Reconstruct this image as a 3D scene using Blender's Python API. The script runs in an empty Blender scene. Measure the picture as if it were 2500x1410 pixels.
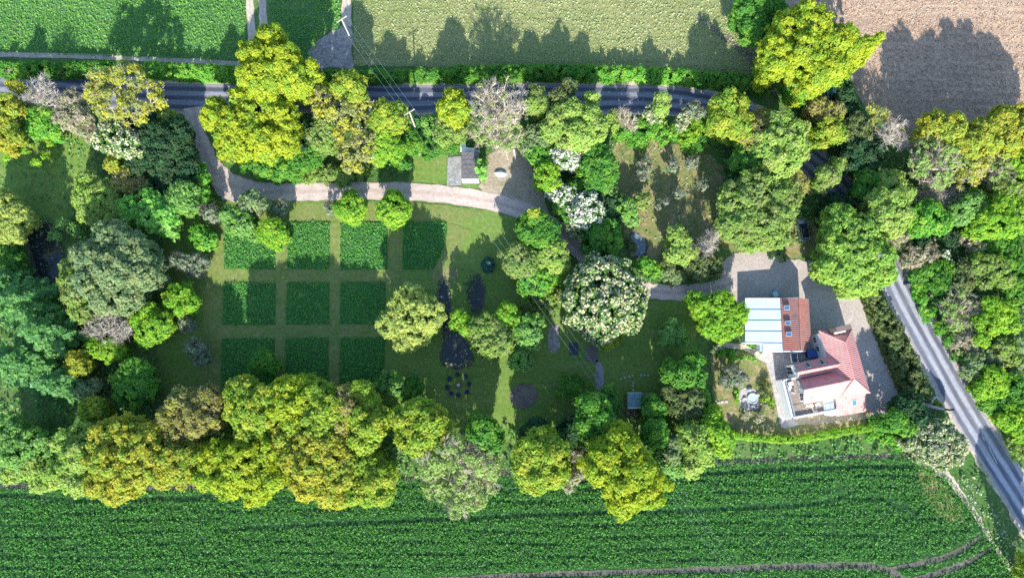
import bpy, bmesh, math, random
import numpy as np
from mathutils import Vector, Matrix

scene = bpy.context.scene
COL = scene.collection
RNG = np.random.default_rng(7)
random.seed(7)
R = math.radians

# ------------------------------------------------------------------ camera geometry
# a drone about 124 m up, looking almost straight down (8 degrees towards the north)
FPX = 1667.0
TILT = R(8.0)
CAM_H = 124.0
CF = Vector((0, math.sin(TILT), -math.cos(TILT)))
CU = Vector((0, math.cos(TILT), math.sin(TILT)))
CAM_Y = -CAM_H * math.tan(TILT)          # so that the picture's centre lands on the origin

def W(px, py, z=0.0):
    """survey: where the thing seen at photo position (px, py) stands if it is z metres above the ground"""
    d = CF + Vector((1, 0, 0)) * ((px - 1250.0) / FPX) + CU * ((705.0 - py) / FPX)
    t = (z - CAM_H) / d.z
    return Vector((d.x * t, CAM_Y + d.y * t, z))

def mpp(py, z=0.0):
    """metres per photo pixel"""
    return (W(1251, py, z) - W(1250, py, z)).x

# ------------------------------------------------------------------ object helpers
def tag(o, label=None, cat=None, group=None, kind=None):
    if label: o['label'] = label
    if cat: o['category'] = cat
    if group: o['group'] = group
    if kind: o['kind'] = kind
    return o

def empty(name, loc=(0, 0, 0), rotz=0.0):
    o = bpy.data.objects.new(name, None)
    o.empty_display_size = 0.5
    o.location = loc
    o.rotation_euler = (0, 0, rotz)
    COL.objects.link(o)
    return o

def link_mesh(name, me, mat=None, parent=None, loc=None, local=False):
    o = bpy.data.objects.new(name, me)
    COL.objects.link(o)
    if mat is not None:
        for m in (mat if isinstance(mat, (list, tuple)) else [mat]):
            me.materials.append(m)
    if parent is not None:
        o.parent = parent
        if not local:
            # mesh is in world coordinates: bring it into the parent's frame
            p = parent
            M = Matrix.Identity(4)
            chain = []
            while p is not None:
                chain.append(p); p = p.parent
            for q in reversed(chain):
                M = M @ (Matrix.Translation(q.location) @ q.rotation_euler.to_matrix().to_4x4() @ Matrix.Diagonal((*q.scale, 1)))
            me.transform(M.inverted())
    if loc is not None:
        o.location = loc
    return o

def np_mesh(name, V, F, attrs=None, smooth=False, mat_index=None):
    """V (N,3) float, F (M,k) int"""
    me = bpy.data.meshes.new(name)
    V = np.ascontiguousarray(V, dtype=np.float32); F = np.ascontiguousarray(F, dtype=np.int32)
    M, k = F.shape
    me.vertices.add(len(V)); me.vertices.foreach_set('co', V.ravel())
    me.loops.add(M * k); me.loops.foreach_set('vertex_index', F.ravel())
    me.polygons.add(M)
    me.polygons.foreach_set('loop_start', np.arange(0, M * k, k, dtype=np.int32))
    me.polygons.foreach_set('loop_total', np.full(M, k, dtype=np.int32))
    if mat_index is not None:
        me.polygons.foreach_set('material_index', np.ascontiguousarray(mat_index, dtype=np.int32))
    me.polygons.foreach_set('use_smooth', np.full(M, smooth, dtype=bool))
    me.update(calc_edges=True)
    for nm, (dom, arr) in (attrs or {}).items():
        a = me.attributes.new(nm, 'FLOAT', dom)
        a.data.foreach_set('value', np.ascontiguousarray(arr, dtype=np.float32))
    return me

class MB:
    """collects shapes in world coordinates for one mesh part"""
    def __init__(s):
        s.v = []; s.f = []
    def add(s, vs, fs):
        o = len(s.v)
        s.v += [tuple(v) for v in vs]
        s.f += [tuple(i + o for i in f) for f in fs]
        return s
    def box(s, c, size, rotz=0.0, M=None):
        x, y, z = size[0] / 2, size[1] / 2, size[2] / 2
        vs = [Vector((a * x, b * y, d * z)) for d in (-1, 1) for a, b in ((-1, -1), (1, -1), (1, 1), (-1, 1))]
        if M is None: M = Matrix.Translation(c) @ Matrix.Rotation(rotz, 4, 'Z')
        vs = [M @ v for v in vs]
        return s.add(vs, [(3, 2, 1, 0), (4, 5, 6, 7), (0, 1, 5, 4), (1, 2, 6, 5), (2, 3, 7, 6), (3, 0, 4, 7)])
    def prism(s, pts, z0, z1):
        """vertical prism over a plan polygon; z1 may be a list of heights"""
        n = len(pts)
        a = sum(pts[i][0] * pts[(i + 1) % n][1] - pts[(i + 1) % n][0] * pts[i][1] for i in range(n))
        if a < 0:
            pts = list(reversed(pts))
            if isinstance(z1, (list, tuple)): z1 = list(reversed(z1))
        zt = z1 if isinstance(z1, (list, tuple)) else [z1] * n
        vs = [(p[0], p[1], z0) for p in pts] + [(p[0], p[1], z) for p, z in zip(pts, zt)]
        fs = [tuple(range(n - 1, -1, -1)), tuple(range(n, 2 * n))]
        fs += [(i, (i + 1) % n, n + (i + 1) % n, n + i) for i in range(n)]
        return s.add(vs, fs)
    def slab(s, pts, th):
        """thick sheet under an arbitrary (near planar) polygon of 3D points"""
        n = len(pts); pts = [Vector(p) for p in pts]
        nrm = Vector((0, 0, 0))
        for i in range(n): nrm += (pts[i] - pts[0]).cross(pts[(i + 1) % n] - pts[0])
        if nrm.z < 0: pts = list(reversed(pts))
        vs = pts + [p - Vector((0, 0, th)) for p in pts]
        fs = [tuple(range(n)), tuple(range(2 * n - 1, n - 1, -1))]
        fs += [(i, n + i, n + (i + 1) % n, (i + 1) % n) for i in range(n)]
        return s.add(vs, fs)
    def tube(s, path, radii, n=6, caps=True):
        path = [Vector(p) for p in path]
        if not isinstance(radii, (list, tuple)): radii = [radii] * len(path)
        o = len(s.v)
        for i, p in enumerate(path):
            d = (path[min(i + 1, len(path) - 1)] - path[max(i - 1, 0)])
            d = d.normalized() if d.length > 1e-9 else Vector((0, 0, 1))
            a = d.cross(Vector((0, 0, 1)))
            if a.length < 1e-3: a = d.cross(Vector((0, 1, 0)))
            a.normalize(); b = d.cross(a).normalized()
            for k in range(n):
                t = 2 * math.pi * k / n
                s.v.append(tuple(p + (a * math.cos(t) + b * math.sin(t)) * radii[i]))
        for i in range(len(path) - 1):
            for k in range(n):
                s.f.append((o + i * n + k, o + i * n + (k + 1) % n, o + (i + 1) * n + (k + 1) % n, o + (i + 1) * n + k))
        if caps:
            s.f.append(tuple(o + k for k in range(n - 1, -1, -1)))
            s.f.append(tuple(o + (len(path) - 1) * n + k for k in range(n)))
        return s
    def lathe(s, c, prof, n=16, sx=1.0, sy=1.0, rotz=0.0):
        """profile [(r, z)] revolved about the vertical through c"""
        o = len(s.v); c = Vector(c); cr, sr = math.cos(rotz), math.sin(rotz)
        for r, z in prof:
            for k in range(n):
                t = 2 * math.pi * k / n
                x, y = r * math.cos(t) * sx, r * math.sin(t) * sy
                s.v.append((c.x + x * cr - y * sr, c.y + x * sr + y * cr, c.z + z))
        for i in range(len(prof) - 1):
            for k in range(n):
                s.f.append((o + i * n + k, o + i * n + (k + 1) % n, o + (i + 1) * n + (k + 1) % n, o + (i + 1) * n + k))
        s.f.append(tuple(o + k for k in range(n - 1, -1, -1)))
        s.f.append(tuple(o + (len(prof) - 1) * n + k for k in range(n)))
        return s
    def mesh(s, name, smooth=False, bevel=0.0):
        me = bpy.data.meshes.new(name)
        me.from_pydata(s.v, [], s.f)
        if bevel > 0:
            bm = bmesh.new(); bm.from_mesh(me)
            bmesh.ops.bevel(bm, geom=[e for e in bm.edges if len(e.link_faces) == 2 and e.calc_face_angle(0) > 0.6],
                            offset=bevel, segments=2, affect='EDGES', clamp_overlap=True)
            bm.to_mesh(me); bm.free()
        if smooth: me.polygons.foreach_set('use_smooth', [True] * len(me.polygons))
        me.update()
        return me
    def build(s, name, mat, parent=None, smooth=False, bevel=0.0, local=False):
        return link_mesh(name, s.mesh(name, smooth, bevel), mat, parent, local=local)

# ------------------------------------------------------------------ node helpers
def new_mat(name):
    m = bpy.data.materials.new(name); m.use_nodes = True
    nt = m.node_tree; nt.nodes.clear()
    out = nt.nodes.new('ShaderNodeOutputMaterial')
    return m, nt, out
def N(nt, t, **kw):
    n = nt.nodes.new(t)
    for k, v in kw.items():
        if k in n.inputs: n.inputs[k].default_value = v
        else: setattr(n, k, v)
    return n
def L(nt, a, b): nt.links.new(a, b)
def c4(c): return (c[0], c[1], c[2], 1.0)
def mixc(nt, fac, a, b, mode='MIX'):
    n = nt.nodes.new('ShaderNodeMix'); n.data_type = 'RGBA'; n.blend_type = mode
    for idx, v in ((0, fac), (6, a), (7, b)):
        if isinstance(v, bpy.types.NodeSocket): L(nt, v, n.inputs[idx])
        else: n.inputs[idx].default_value = c4(v) if isinstance(v, (tuple, list)) else v
    return n.outputs[2]
def rng_map(nt, v, a, b, c=0.0, d=1.0):
    n = N(nt, 'ShaderNodeMapRange'); n.interpolation_type = 'SMOOTHSTEP'
    L(nt, v, n.inputs[0])
    for i, x in enumerate((a, b, c, d)): n.inputs[i + 1].default_value = x
    return n.outputs[0]
def math_n(nt, op, a, b=None):
    n = N(nt, 'ShaderNodeMath', operation=op)
    for i, v in enumerate((a, b)):
        if v is None: continue
        if isinstance(v, bpy.types.NodeSocket): L(nt, v, n.inputs[i])
        else: n.inputs[i].default_value = v
    return n.outputs[0]
def coords(nt, scale=(1, 1, 1), rot=0.0, src='Object'):
    tc = N(nt, 'ShaderNodeTexCoord'); mp = N(nt, 'ShaderNodeMapping')
    mp.inputs['Scale'].default_value = scale; mp.inputs['Rotation'].default_value = (0, 0, rot)
    L(nt, tc.outputs[src], mp.inputs[0]); return mp.outputs[0]
def noise(nt, vec, scale, detail=4.0, rough=0.55, dist=0.0):
    n = N(nt, 'ShaderNodeTexNoise'); n.inputs['Scale'].default_value = scale
    n.inputs['Detail'].default_value = detail; n.inputs['Roughness'].default_value = rough
    n.inputs['Distortion'].default_value = dist
    L(nt, vec, n.inputs['Vector']); return n.outputs['Fac']
def bsdf(nt, out, color, rough=0.8, spec=0.25, metal=0.0, normal=None):
    b = N(nt, 'ShaderNodeBsdfPrincipled')
    if isinstance(color, bpy.types.NodeSocket): L(nt, color, b.inputs['Base Color'])
    else: b.inputs['Base Color'].default_value = c4(color)
    if isinstance(rough, bpy.types.NodeSocket): L(nt, rough, b.inputs['Roughness'])
    else: b.inputs['Roughness'].default_value = rough
    b.inputs['Specular IOR Level'].default_value = spec
    b.inputs['Metallic'].default_value = metal
    if normal is not None: L(nt, normal, b.inputs['Normal'])
    L(nt, b.outputs[0], out.inputs['Surface'])
    return b
def bump(nt, h, strength=0.5, dist=0.1):
    n = N(nt, 'ShaderNodeBump'); n.inputs['Strength'].default_value = strength; n.inputs['Distance'].default_value = dist
    L(nt, h, n.inputs['Height']); return n.outputs[0]

MATS = {}
def ground_mat(name, c1, c2, c3=None, s1=0.12, s2=2.0, bump_s=0.6, bump_d=0.15, stretch=(1, 1, 1), rot=0.0, rough=0.9, fine=(0.75, 1.25), c3_range=(0.55, 0.7)):
    """patchy ground: two colours in large patches, a third in spots, fine speckle and bump"""
    m, nt, out = new_mat(name)
    v = coords(nt, stretch, rot)
    v0 = coords(nt)
    a = rng_map(nt, noise(nt, v, s1, 5, 0.6, 0.4), 0.32, 0.68)
    col = mixc(nt, a, c1, c2)
    if c3:
        b = rng_map(nt, noise(nt, v, s1 * 2.7, 5, 0.65, 0.6), *c3_range)
        col = mixc(nt, b, col, c3)
    f = noise(nt, v0, s2, 6, 0.7)
    k = rng_map(nt, f, 0.25, 0.75, *fine)
    cmb = N(nt, 'ShaderNodeCombineColor')
    for i in range(3): L(nt, k, cmb.inputs[i])
    col = mixc(nt, 1.0, col, cmb.outputs[0], 'MULTIPLY')
    bsdf(nt, out, col, rough, 0.15, normal=bump(nt, f, bump_s, bump_d))
    MATS[name] = m
    return m
def plain_mat(name, col, rough=0.6, spec=0.4, metal=0.0, vary=0.12, scale=3.0, bump_s=0.0, coat=0.0):
    m, nt, out = new_mat(name)
    f = noise(nt, coords(nt), scale, 5, 0.6)
    k = rng_map(nt, f, 0.25, 0.75, 1 - vary, 1 + vary)
    cmb = N(nt, 'ShaderNodeCombineColor')
    for i in range(3): L(nt, k, cmb.inputs[i])
    c = mixc(nt, 1.0, col, cmb.outputs[0], 'MULTIPLY')
    b = bsdf(nt, out, c, rough, spec, metal, bump(nt, f, bump_s, 0.03) if bump_s else None)
    b.inputs['Coat Weight'].default_value = coat
    MATS[name] = m
    return m
def glass_mat(name, col=(0.02, 0.03, 0.05), rough=0.05):
    m, nt, out = new_mat(name)
    bsdf(nt, out, col, rough, 0.8)
    MATS[name] = m
    return m
def leaf_mat(name, c1, c2, c3=None, trans=0.5, rough=0.55, gain=True):
    """c1..c2 from leaf to leaf, c3 on some whole sprays (young growth)"""
    m, nt, out = new_mat(name)
    if gain: c1, c2, c3 = [None if c is None else (min(.85, c[0] * 1.22), min(.85, c[1] * 1.34), min(.85, c[2] * 1.7 + 0.008)) for c in (c1, c2, c3)]
    at = N(nt, 'ShaderNodeAttribute', attribute_name='leaf_random')
    col = mixc(nt, at.outputs['Fac'], c1, c2)
    if c3:
        at2 = N(nt, 'ShaderNodeAttribute', attribute_name='spray_random')
        col = mixc(nt, rng_map(nt, at2.outputs['Fac'], 0.35, 0.95), col, c3)
        f = noise(nt, coords(nt), 0.33, 3, 0.6)                # broad noise patches of a darker, more olive tone
        col = mixc(nt, rng_map(nt, f, 0.45, 0.68, 0.0, 0.4), col, (c1[0] * 0.62, c1[1] * 0.85, c1[2] * 1.1))
    b = bsdf(nt, out, col, rough, 0.12)
    if trans > 0:
        t = N(nt, 'ShaderNodeBsdfTranslucent')
        hs = N(nt, 'ShaderNodeHueSaturation'); hs.inputs['Saturation'].default_value = 1.1; hs.inputs['Value'].default_value = 1.15
        L(nt, col, hs.inputs['Color']); L(nt, hs.outputs[0], t.inputs['Color'])
        mx = N(nt, 'ShaderNodeMixShader'); mx.inputs[0].default_value = trans
        L(nt, b.outputs[0], mx.inputs[1]); L(nt, t.outputs[0], mx.inputs[2])
        L(nt, mx.outputs[0], out.inputs['Surface'])
    MATS[name] = m
    return m

# ------------------------------------------------------------------ plan polygons
def spline(pts, closed=False, n=6):
    P = [Vector((p[0], p[1], 0)) for p in pts]
    out = []; m = len(P)
    for i in range(m if closed else m - 1):
        if closed: a, b, c, d = P[i - 1], P[i], P[(i + 1) % m], P[(i + 2) % m]
        else: a, b, c, d = P[max(i - 1, 0)], P[i], P[i + 1], P[min(i + 2, m - 1)]
        for k in range(n):
            t = k / n
            out.append(0.5 * ((2 * b) + (c - a) * t + (2 * a - 5 * b + 4 * c - d) * t * t + (3 * b - a - 3 * c + d) * t ** 3))
    if not closed: out.append(P[-1])
    return [(p.x, p.y) for p in out]
def plan(pts, z=0.0): return [(W(x, y, z).x, W(x, y, z).y) for x, y in pts]
def rough_edge(pts, step=0.8, amp=0.25, seed=0):
    """subdivide a closed plan polygon and shake its outline a little"""
    r = random.Random(seed); out = []
    for i in range(len(pts)):
        a, b = Vector(pts[i]).to_2d(), Vector(pts[(i + 1) % len(pts)]).to_2d()
        n = max(1, min(400, int((b - a).length / step)))
        d = (b - a); nn = Vector((-d.y, d.x))
        if nn.length > 0: nn.normalize()
        for k in range(n):
            p = a + d * (k / n) + nn * r.uniform(-amp, amp)
            out.append((p.x, p.y))
    return out
def sheet(name, pts, z, mat, label=None, cat=None, kind='structure', amp=0.0, seed=0, parent=None):
    if amp > 0: pts = rough_edge(pts, 0.8, amp, seed)
    bm = bmesh.new()
    vs = [bm.verts.new((p[0], p[1], z)) for p in pts]
    f = bm.faces.new(vs)
    if f.normal.z < 0: f.normal_flip()
    bmesh.ops.triangulate(bm, faces=[f])
    bm.normal_update()
    for f in bm.faces:
        if f.normal.z < 0: f.normal_flip()
    me = bpy.data.meshes.new(name); bm.to_mesh(me); bm.free()
    o = link_mesh(name, me, mat, parent)
    if parent is None: tag(o, label, cat, kind=kind)
    return o
def ribbon(name, px_pts, half_l, half_r, z, mat, label, cat, n=8, across=9, kind='structure', wob=0.0, seed=0):
    """a road or track along a photo polyline; half widths in metres (numbers or lists); keeps 'across' and 'along'"""
    c = plan(spline(px_pts, False, n)); m = len(c)
    def hw(h):
        if isinstance(h, (int, float)): return [h] * m
        return list(np.interp(np.linspace(0, 1, m), np.linspace(0, 1, len(h)), h))
    hl, hr = hw(half_l), hw(half_r); r = random.Random(seed)
    V = []; ac = []; al = []; s = 0
    for i in range(m):
        a, b = Vector(c[max(i - 1, 0)]), Vector(c[min(i + 1, m - 1)])
        d = (b - a).normalized(); nn = Vector((-d.y, d.x)); p = Vector(c[i])
        if i: s += (p - Vector(c[i - 1])).length
        wl, wr = hl[i] + r.uniform(-wob, wob), hr[i] + r.uniform(-wob, wob)
        for k in range(across):
            t = k / (across - 1) * 2 - 1
            q = p + nn * (-t * wl if t < 0 else -t * wr)
            V.append((q.x, q.y, z)); ac.append(t); al.append(s)
    F = [(i * across + k, (i + 1) * across + k, (i + 1) * across + k + 1, i * across + k + 1) for i in range(m - 1) for k in range(across - 1)]
    me = np_mesh(name, np.array(V), np.array(F), {'across': ('POINT', ac), 'along': ('POINT', al)})
    o = link_mesh(name, me, mat); tag(o, label, cat, kind=kind)
    return o
def in_poly(P, poly):
    x, y = P[:, 0], P[:, 1]; ins = np.zeros(len(P), bool); n = len(poly); j = n - 1
    for i in range(n):
        xi, yi = poly[i]; xj, yj = poly[j]
        if yi != yj:
            ins ^= ((yi > y) != (yj > y)) & (x < (xj - xi) * (y - yi) / (yj - yi) + xi)
        j = i
    return ins

# ------------------------------------------------------------------ leaves
def cards(C, Nn, size, rng, aspect=0.72):
    """one kite-shaped leaf (spray) per centre; random turn about its normal"""
    n = len(C)
    Nn = Nn / (np.linalg.norm(Nn, axis=1, keepdims=True) + 1e-9)
    r = rng.normal(size=(n, 3))
    a = np.cross(Nn, r); a /= (np.linalg.norm(a, axis=1, keepdims=True) + 1e-9)
    b = np.cross(Nn, a)
    s = (size * np.exp(rng.normal(size=n) * 0.30).clip(0.45, 1.9))[:, None]
    Lh, Wh = a * s * 0.66, b * s * aspect * 0.6
    bend = Nn * s * 0.12
    V = np.stack([C - Lh - bend, C + Lh * 0.12 - Wh, C + Lh - bend, C + Lh * 0.12 + Wh], 1).reshape(-1, 3)
    F = np.arange(4 * n, dtype=np.int32).reshape(n, 4)
    return V, F
def rand_dir(n, rng):
    d = rng.normal(size=(n, 3)); return d / np.linalg.norm(d, axis=1, keepdims=True)
def leaf_cloud(cl, cr, out, size, dens, rng, flat=0.75, rand=0.75, shell=(0.55, 1.05)):
    """leaf sprays round clump centres cl (K,3) of radius cr, pushed towards direction out"""
    n = np.maximum(4, (dens * 4 * math.pi * cr ** 2 * 0.7 / (size ** 2 * 0.57)).astype(int))
    idx = np.repeat(np.arange(len(cl)), n); m = len(idx)
    d = rand_dir(m, rng) + out[idx] * 0.55 + np.array([0, 0, 0.25]); d /= np.linalg.norm(d, axis=1, keepdims=True)
    rad = cr[idx] * rng.uniform(shell[0], shell[1], m) * (1 + 0.25 * rng.normal(size=m).clip(-1, 1.6))
    C = cl[idx] + d * rad[:, None] * np.array([1, 1, flat])
    nn = d * 0.6 + out[idx] * 0.45 + np.array([0, -0.08, 0.25]) + rand_dir(m, rng) * rand
    V, F = cards(C, nn, size, rng)
    sp = rng.uniform(0, 1, len(cl))
    return V, F, {'leaf_random': ('FACE', rng.uniform(0, 1, m)), 'spray_random': ('FACE', sp[idx])}
# ------------------------------------------------------------------ species
S = {}
def species(name, c1, c2, c3=None, size=0.42, clump=1.05, dens=1.2, cover=1.5, drop=0.12, trans=0.52, flat=0.75, rand=0.62, vr=0.62,
            bark='bark', blossom=None, bl_size=0.3, bl_n=0.0, twigs=0, rtip=0.035, vmin=0.21, shell=(0.55, 1.05), bf=0.35):
    leaf_mat('leaf_' + name, c1, c2, c3, trans)
    S[name] = dict(size=size * 0.76, clump=clump, dens=dens, cover=cover, drop=drop, flat=flat, rand=rand, vr=vr, bark=bark, blossom=blossom,
                   bl_size=bl_size, bl_n=bl_n, twigs=twigs, rtip=rtip, vmin=vmin, shell=shell, bf=bf, mat='leaf_' + name)
plain_mat('bark', (0.16, 0.13, 0.10), 0.9, 0.1, vary=0.35, scale=6)
plain_mat('bark_grey', (0.38, 0.345, 0.29), 0.9, 0.1, vary=0.3, scale=6)
plain_mat('bark_pale', (0.40, 0.35, 0.25), 0.9, 0.1, vary=0.3, scale=6)
plain_mat('bark_limb', (0.43, 0.375, 0.28), 0.9, 0.1, vary=0.3, scale=6)
plain_mat('bark_tan', (0.36, 0.29, 0.19), 0.9, 0.1, vary=0.3, scale=6)
leaf_mat('white_blossom', (0.64, 0.63, 0.50), (0.80, 0.77, 0.68), None, 0.2, gain=False)
leaf_mat('cream_blossom', (0.46, 0.42, 0.25), (0.68, 0.64, 0.46), None, 0.2, gain=False)
leaf_mat('chestnut_blossom', (0.48, 0.47, 0.22), (0.72, 0.68, 0.48), None, 0.2, gain=False)
#        young oak: yellow-green, lumpy
species('oak_yellow', (0.31, 0.335, 0.018), (0.41, 0.41, 0.024), (0.25, 0.33, 0.025), clump=0.78, drop=0.10, bark='bark_grey')
species('oak_golden', (0.325, 0.30, 0.03), (0.42, 0.37, 0.035), (0.28, 0.33, 0.035), clump=0.75, drop=0.12, bark='bark_grey')
species('oak_sparse', (0.33, 0.31, 0.035), (0.44, 0.40, 0.04), (0.28, 0.28, 0.07), clump=0.75, drop=0.58, dens=0.8, bark='bark_limb', twigs=5, rtip=0.055)
species('oak_bronze', (0.25, 0.21, 0.05), (0.34, 0.28, 0.06), (0.32, 0.30, 0.04), clump=0.75, drop=0.2, dens=0.85, bark='bark_grey', twigs=4, rtip=0.04)
species('oak_lime', (0.20, 0.29, 0.025), (0.30, 0.36, 0.035), (0.36, 0.36, 0.035), clump=0.78, drop=0.10)
species('lime', (0.16, 0.30, 0.022), (0.26, 0.40, 0.03), (0.30, 0.40, 0.03), clump=0.7, drop=0.10, size=0.40)
species('pale_lime', (0.25, 0.34, 0.05), (0.35, 0.42, 0.07), (0.34, 0.37, 0.08), clump=0.75, drop=0.12)
species('green', (0.07, 0.19, 0.022), (0.13, 0.28, 0.03), (0.18, 0.31, 0.03), clump=0.75)
species('bright', (0.10, 0.27, 0.025), (0.19, 0.37, 0.04), (0.24, 0.38, 0.04), clump=0.7, drop=0.16, size=0.46)
species('dark', (0.028, 0.075, 0.022), (0.055, 0.12, 0.028), (0.07, 0.11, 0.03), clump=0.75)
species('olive', (0.13, 0.15, 0.04), (0.20, 0.21, 0.05), (0.16, 0.20, 0.05), clump=0.7, drop=0.2, dens=0.9, twigs=2)
species('olive_lime', (0.19, 0.27, 0.045), (0.28, 0.35, 0.055), (0.26, 0.28, 0.07), clump=0.72, drop=0.14)
species('sycamore', (0.20, 0.31, 0.04), (0.30, 0.41, 0.06), (0.33, 0.40, 0.06), clump=0.72, drop=0.14, size=0.46)
species('grey_green', (0.18, 0.23, 0.075), (0.26, 0.32, 0.11), (0.26, 0.28, 0.09), clump=0.7, drop=0.12)
species('mint', (0.16, 0.27, 0.05), (0.24, 0.36, 0.08), (0.22, 0.36, 0.055), clump=0.7, drop=0.18)
species('mint_big', (0.13, 0.31, 0.035), (0.27, 0.46, 0.07), (0.31, 0.48, 0.09), clump=0.7, drop=0.25, size=0.62)
species('willow', (0.34, 0.35, 0.06), (0.46, 0.46, 0.10), (0.30, 0.34, 0.07), clump=0.7, drop=0.12, flat=1.5, size=0.38)
species('cedar', (0.10, 0.22, 0.055), (0.22, 0.36, 0.10), (0.14, 0.28, 0.05), size=0.6)
species('blue_dark', (0.04, 0.10, 0.06), (0.08, 0.16, 0.10), None, clump=0.8)
species('chestnut', (0.07, 0.16, 0.035), (0.12, 0.23, 0.045), (0.20, 0.29, 0.045), clump=0.8, size=0.45, blossom='chestnut_blossom', bl_size=0.25, bl_n=1.5)
species('hawthorn', (0.12, 0.21, 0.05), (0.19, 0.28, 0.07), None, clump=0.75, blossom='white_blossom', bl_size=0.24, bl_n=2.0)
species('hawthorn_cream', (0.17, 0.24, 0.07), (0.25, 0.31, 0.10), None, clump=0.7, drop=0.15, blossom='cream_blossom', bl_size=0.2, bl_n=1.3)
species('tan_scrub', (0.33, 0.27, 0.14), (0.44, 0.36, 0.20), (0.30, 0.31, 0.12), clump=0.7, drop=0.3, dens=0.6, bark='bark_tan', twigs=6, rtip=0.03)
species('bare', (0.24, 0.27, 0.08), (0.32, 0.33, 0.10), None, clump=0.6, drop=0.9, dens=0.25, bark='bark_limb', twigs=6, rtip=0.05)
species('bare_grey', (0.24, 0.27, 0.08), (0.32, 0.33, 0.10), None, clump=0.5, drop=0.97, dens=0.2, bark='bark_grey', twigs=6, rtip=0.05)
species('bare_leafy', (0.22, 0.30, 0.06), (0.30, 0.36, 0.09), None, clump=0.7, drop=0.62, dens=0.5, bark='bark_limb', twigs=6, rtip=0.045)
species('apple', (0.17, 0.22, 0.09), (0.26, 0.31, 0.14), (0.30, 0.28, 0.16), clump=0.5, drop=0.4, dens=0.55, bark='bark', twigs=5, rtip=0.025)

# ------------------------------------------------------------------ skeletons
def prisms(P, Q, rp, rq, k=4):
    d = Q - P; Ln = np.linalg.norm(d, axis=1, keepdims=True); d = d / (Ln + 1e-9)
    ref = np.where(np.abs(d[:, 2:3]) > 0.9, np.array([[1.0, 0, 0]]), np.array([[0, 0, 1.0]]))
    a = np.cross(d, ref); a /= (np.linalg.norm(a, axis=1, keepdims=True) + 1e-9); b = np.cross(d, a)
    n = len(P); t = np.arange(k) * 2 * math.pi / k
    ring = a[:, None, :] * np.cos(t)[None, :, None] + b[:, None, :] * np.sin(t)[None, :, None]
    V = np.concatenate([P[:, None, :] + ring * rp[:, None, None], Q[:, None, :] + ring * rq[:, None, None]], 1).reshape(-1, 3)
    base = (np.arange(n) * 2 * k)[:, None]
    F = np.stack([np.stack([base[:, 0] + i, base[:, 0] + (i + 1) % k, base[:, 0] + k + (i + 1) % k, base[:, 0] + k + i], 1) for i in range(k)], 1).reshape(-1, 4)
    return V, F
def skeleton(base, targets, h_fork, rng, bf=0.35, step=1.1, rtip=0.035, twigs=0, twig_len=1.0):
    base = np.array(base); cen = targets.mean(0)
    nt_ = max(2, int(h_fork / 0.8))
    pos = [base]; par = [-1]
    lean = (cen[:2] - base[:2]) * 0.4
    for i in range(1, nt_ + 1):
        t = i / nt_
        pos.append(np.array([base[0] + lean[0] * t, base[1] + lean[1] * t, h_fork * t]) + np.append(rng.normal(size=2) * 0.06, 0)); par.append(i - 1)
    A = np.array(pos); pl = np.linalg.norm(A - base, axis=1)
    A = list(A); pl = list(pl)
    order = np.argsort(np.linalg.norm(targets - A[-1], axis=1))
    first = max(1, int(nt_ * 0.55)); tips = []
    for j in order:
        t = targets[j]; arr = np.array(A[first:]); d = np.linalg.norm(arr - t, axis=1)
        up = np.maximum(0, arr[:, 2] - t[2])
        i = first + int(np.argmin(d + bf * np.array(pl[first:]) + 0.6 * up))
        s, dist = A[i], np.linalg.norm(t - A[i])
        k = max(1, int(dist / step)); prev = i
        for q in range(1, k + 1):
            f = q / k
            p = s + (t - s) * f + (rng.normal(size=3) * 0.10 * dist ** 0.5 if q < k else 0) + np.array([0, 0, 0.10 * dist * math.sin(math.pi * f)])
            A.append(p); par.append(prev); pl.append(pl[prev] + np.linalg.norm(p - A[prev])); prev = len(A) - 1
        tips.append(prev)
    A = np.array(A); par = np.array(par); cnt = np.zeros(len(A))
    cnt[tips] = 1
    for i in range(len(A) - 1, 0, -1): cnt[par[i]] += cnt[i]
    rad = rtip * np.maximum(cnt, 1) ** 0.5
    e = np.arange(1, len(A))
    big = rad[e] > 0.09
    parts = []
    for sel, k in ((e[big], 7), (e[~big], 4)):
        if len(sel): parts.append(prisms(A[par[sel]], A[sel], np.minimum(rad[par[sel]], rad[sel] * 1.35), rad[sel], k))
    if twigs:
        src = np.array(tips); dirs = A[src] - A[par[src]]; dirs /= (np.linalg.norm(dirs, axis=1, keepdims=True) + 1e-9)
        P0 = np.repeat(A[src], twigs, 0) - np.repeat(dirs, twigs, 0) * rng.uniform(0, 0.7, (len(src) * twigs, 1))
        D = np.repeat(dirs, twigs, 0) + rand_dir(len(P0), rng) * 0.75 + np.array([0, 0, 0.15])
        D /= np.linalg.norm(D, axis=1, keepdims=True); ln = twig_len * rng.uniform(0.5, 1.2, (len(P0), 1))
        P1 = P0 + D * ln; r0 = np.full(len(P0), rtip * 0.62)
        parts.append(prisms(P0, P1, r0, r0 * 0.55, 3))
        P2 = np.repeat(P0 + D * ln * 0.5, 2, 0); D2 = np.repeat(D, 2, 0) + rand_dir(len(P2), rng) * 0.8
        D2 /= np.linalg.norm(D2, axis=1, keepdims=True); r2 = np.full(len(P2), rtip * 0.42)
        parts.append(prisms(P2, P2 + D2 * np.repeat(ln, 2, 0) * 0.7, r2, r2 * 0.5, 3))
    V = []; F = []; o = 0
    for v, f in parts: V.append(v); F.append(f + o); o += len(v)
    return np.concatenate(V), np.concatenate(F)

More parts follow.
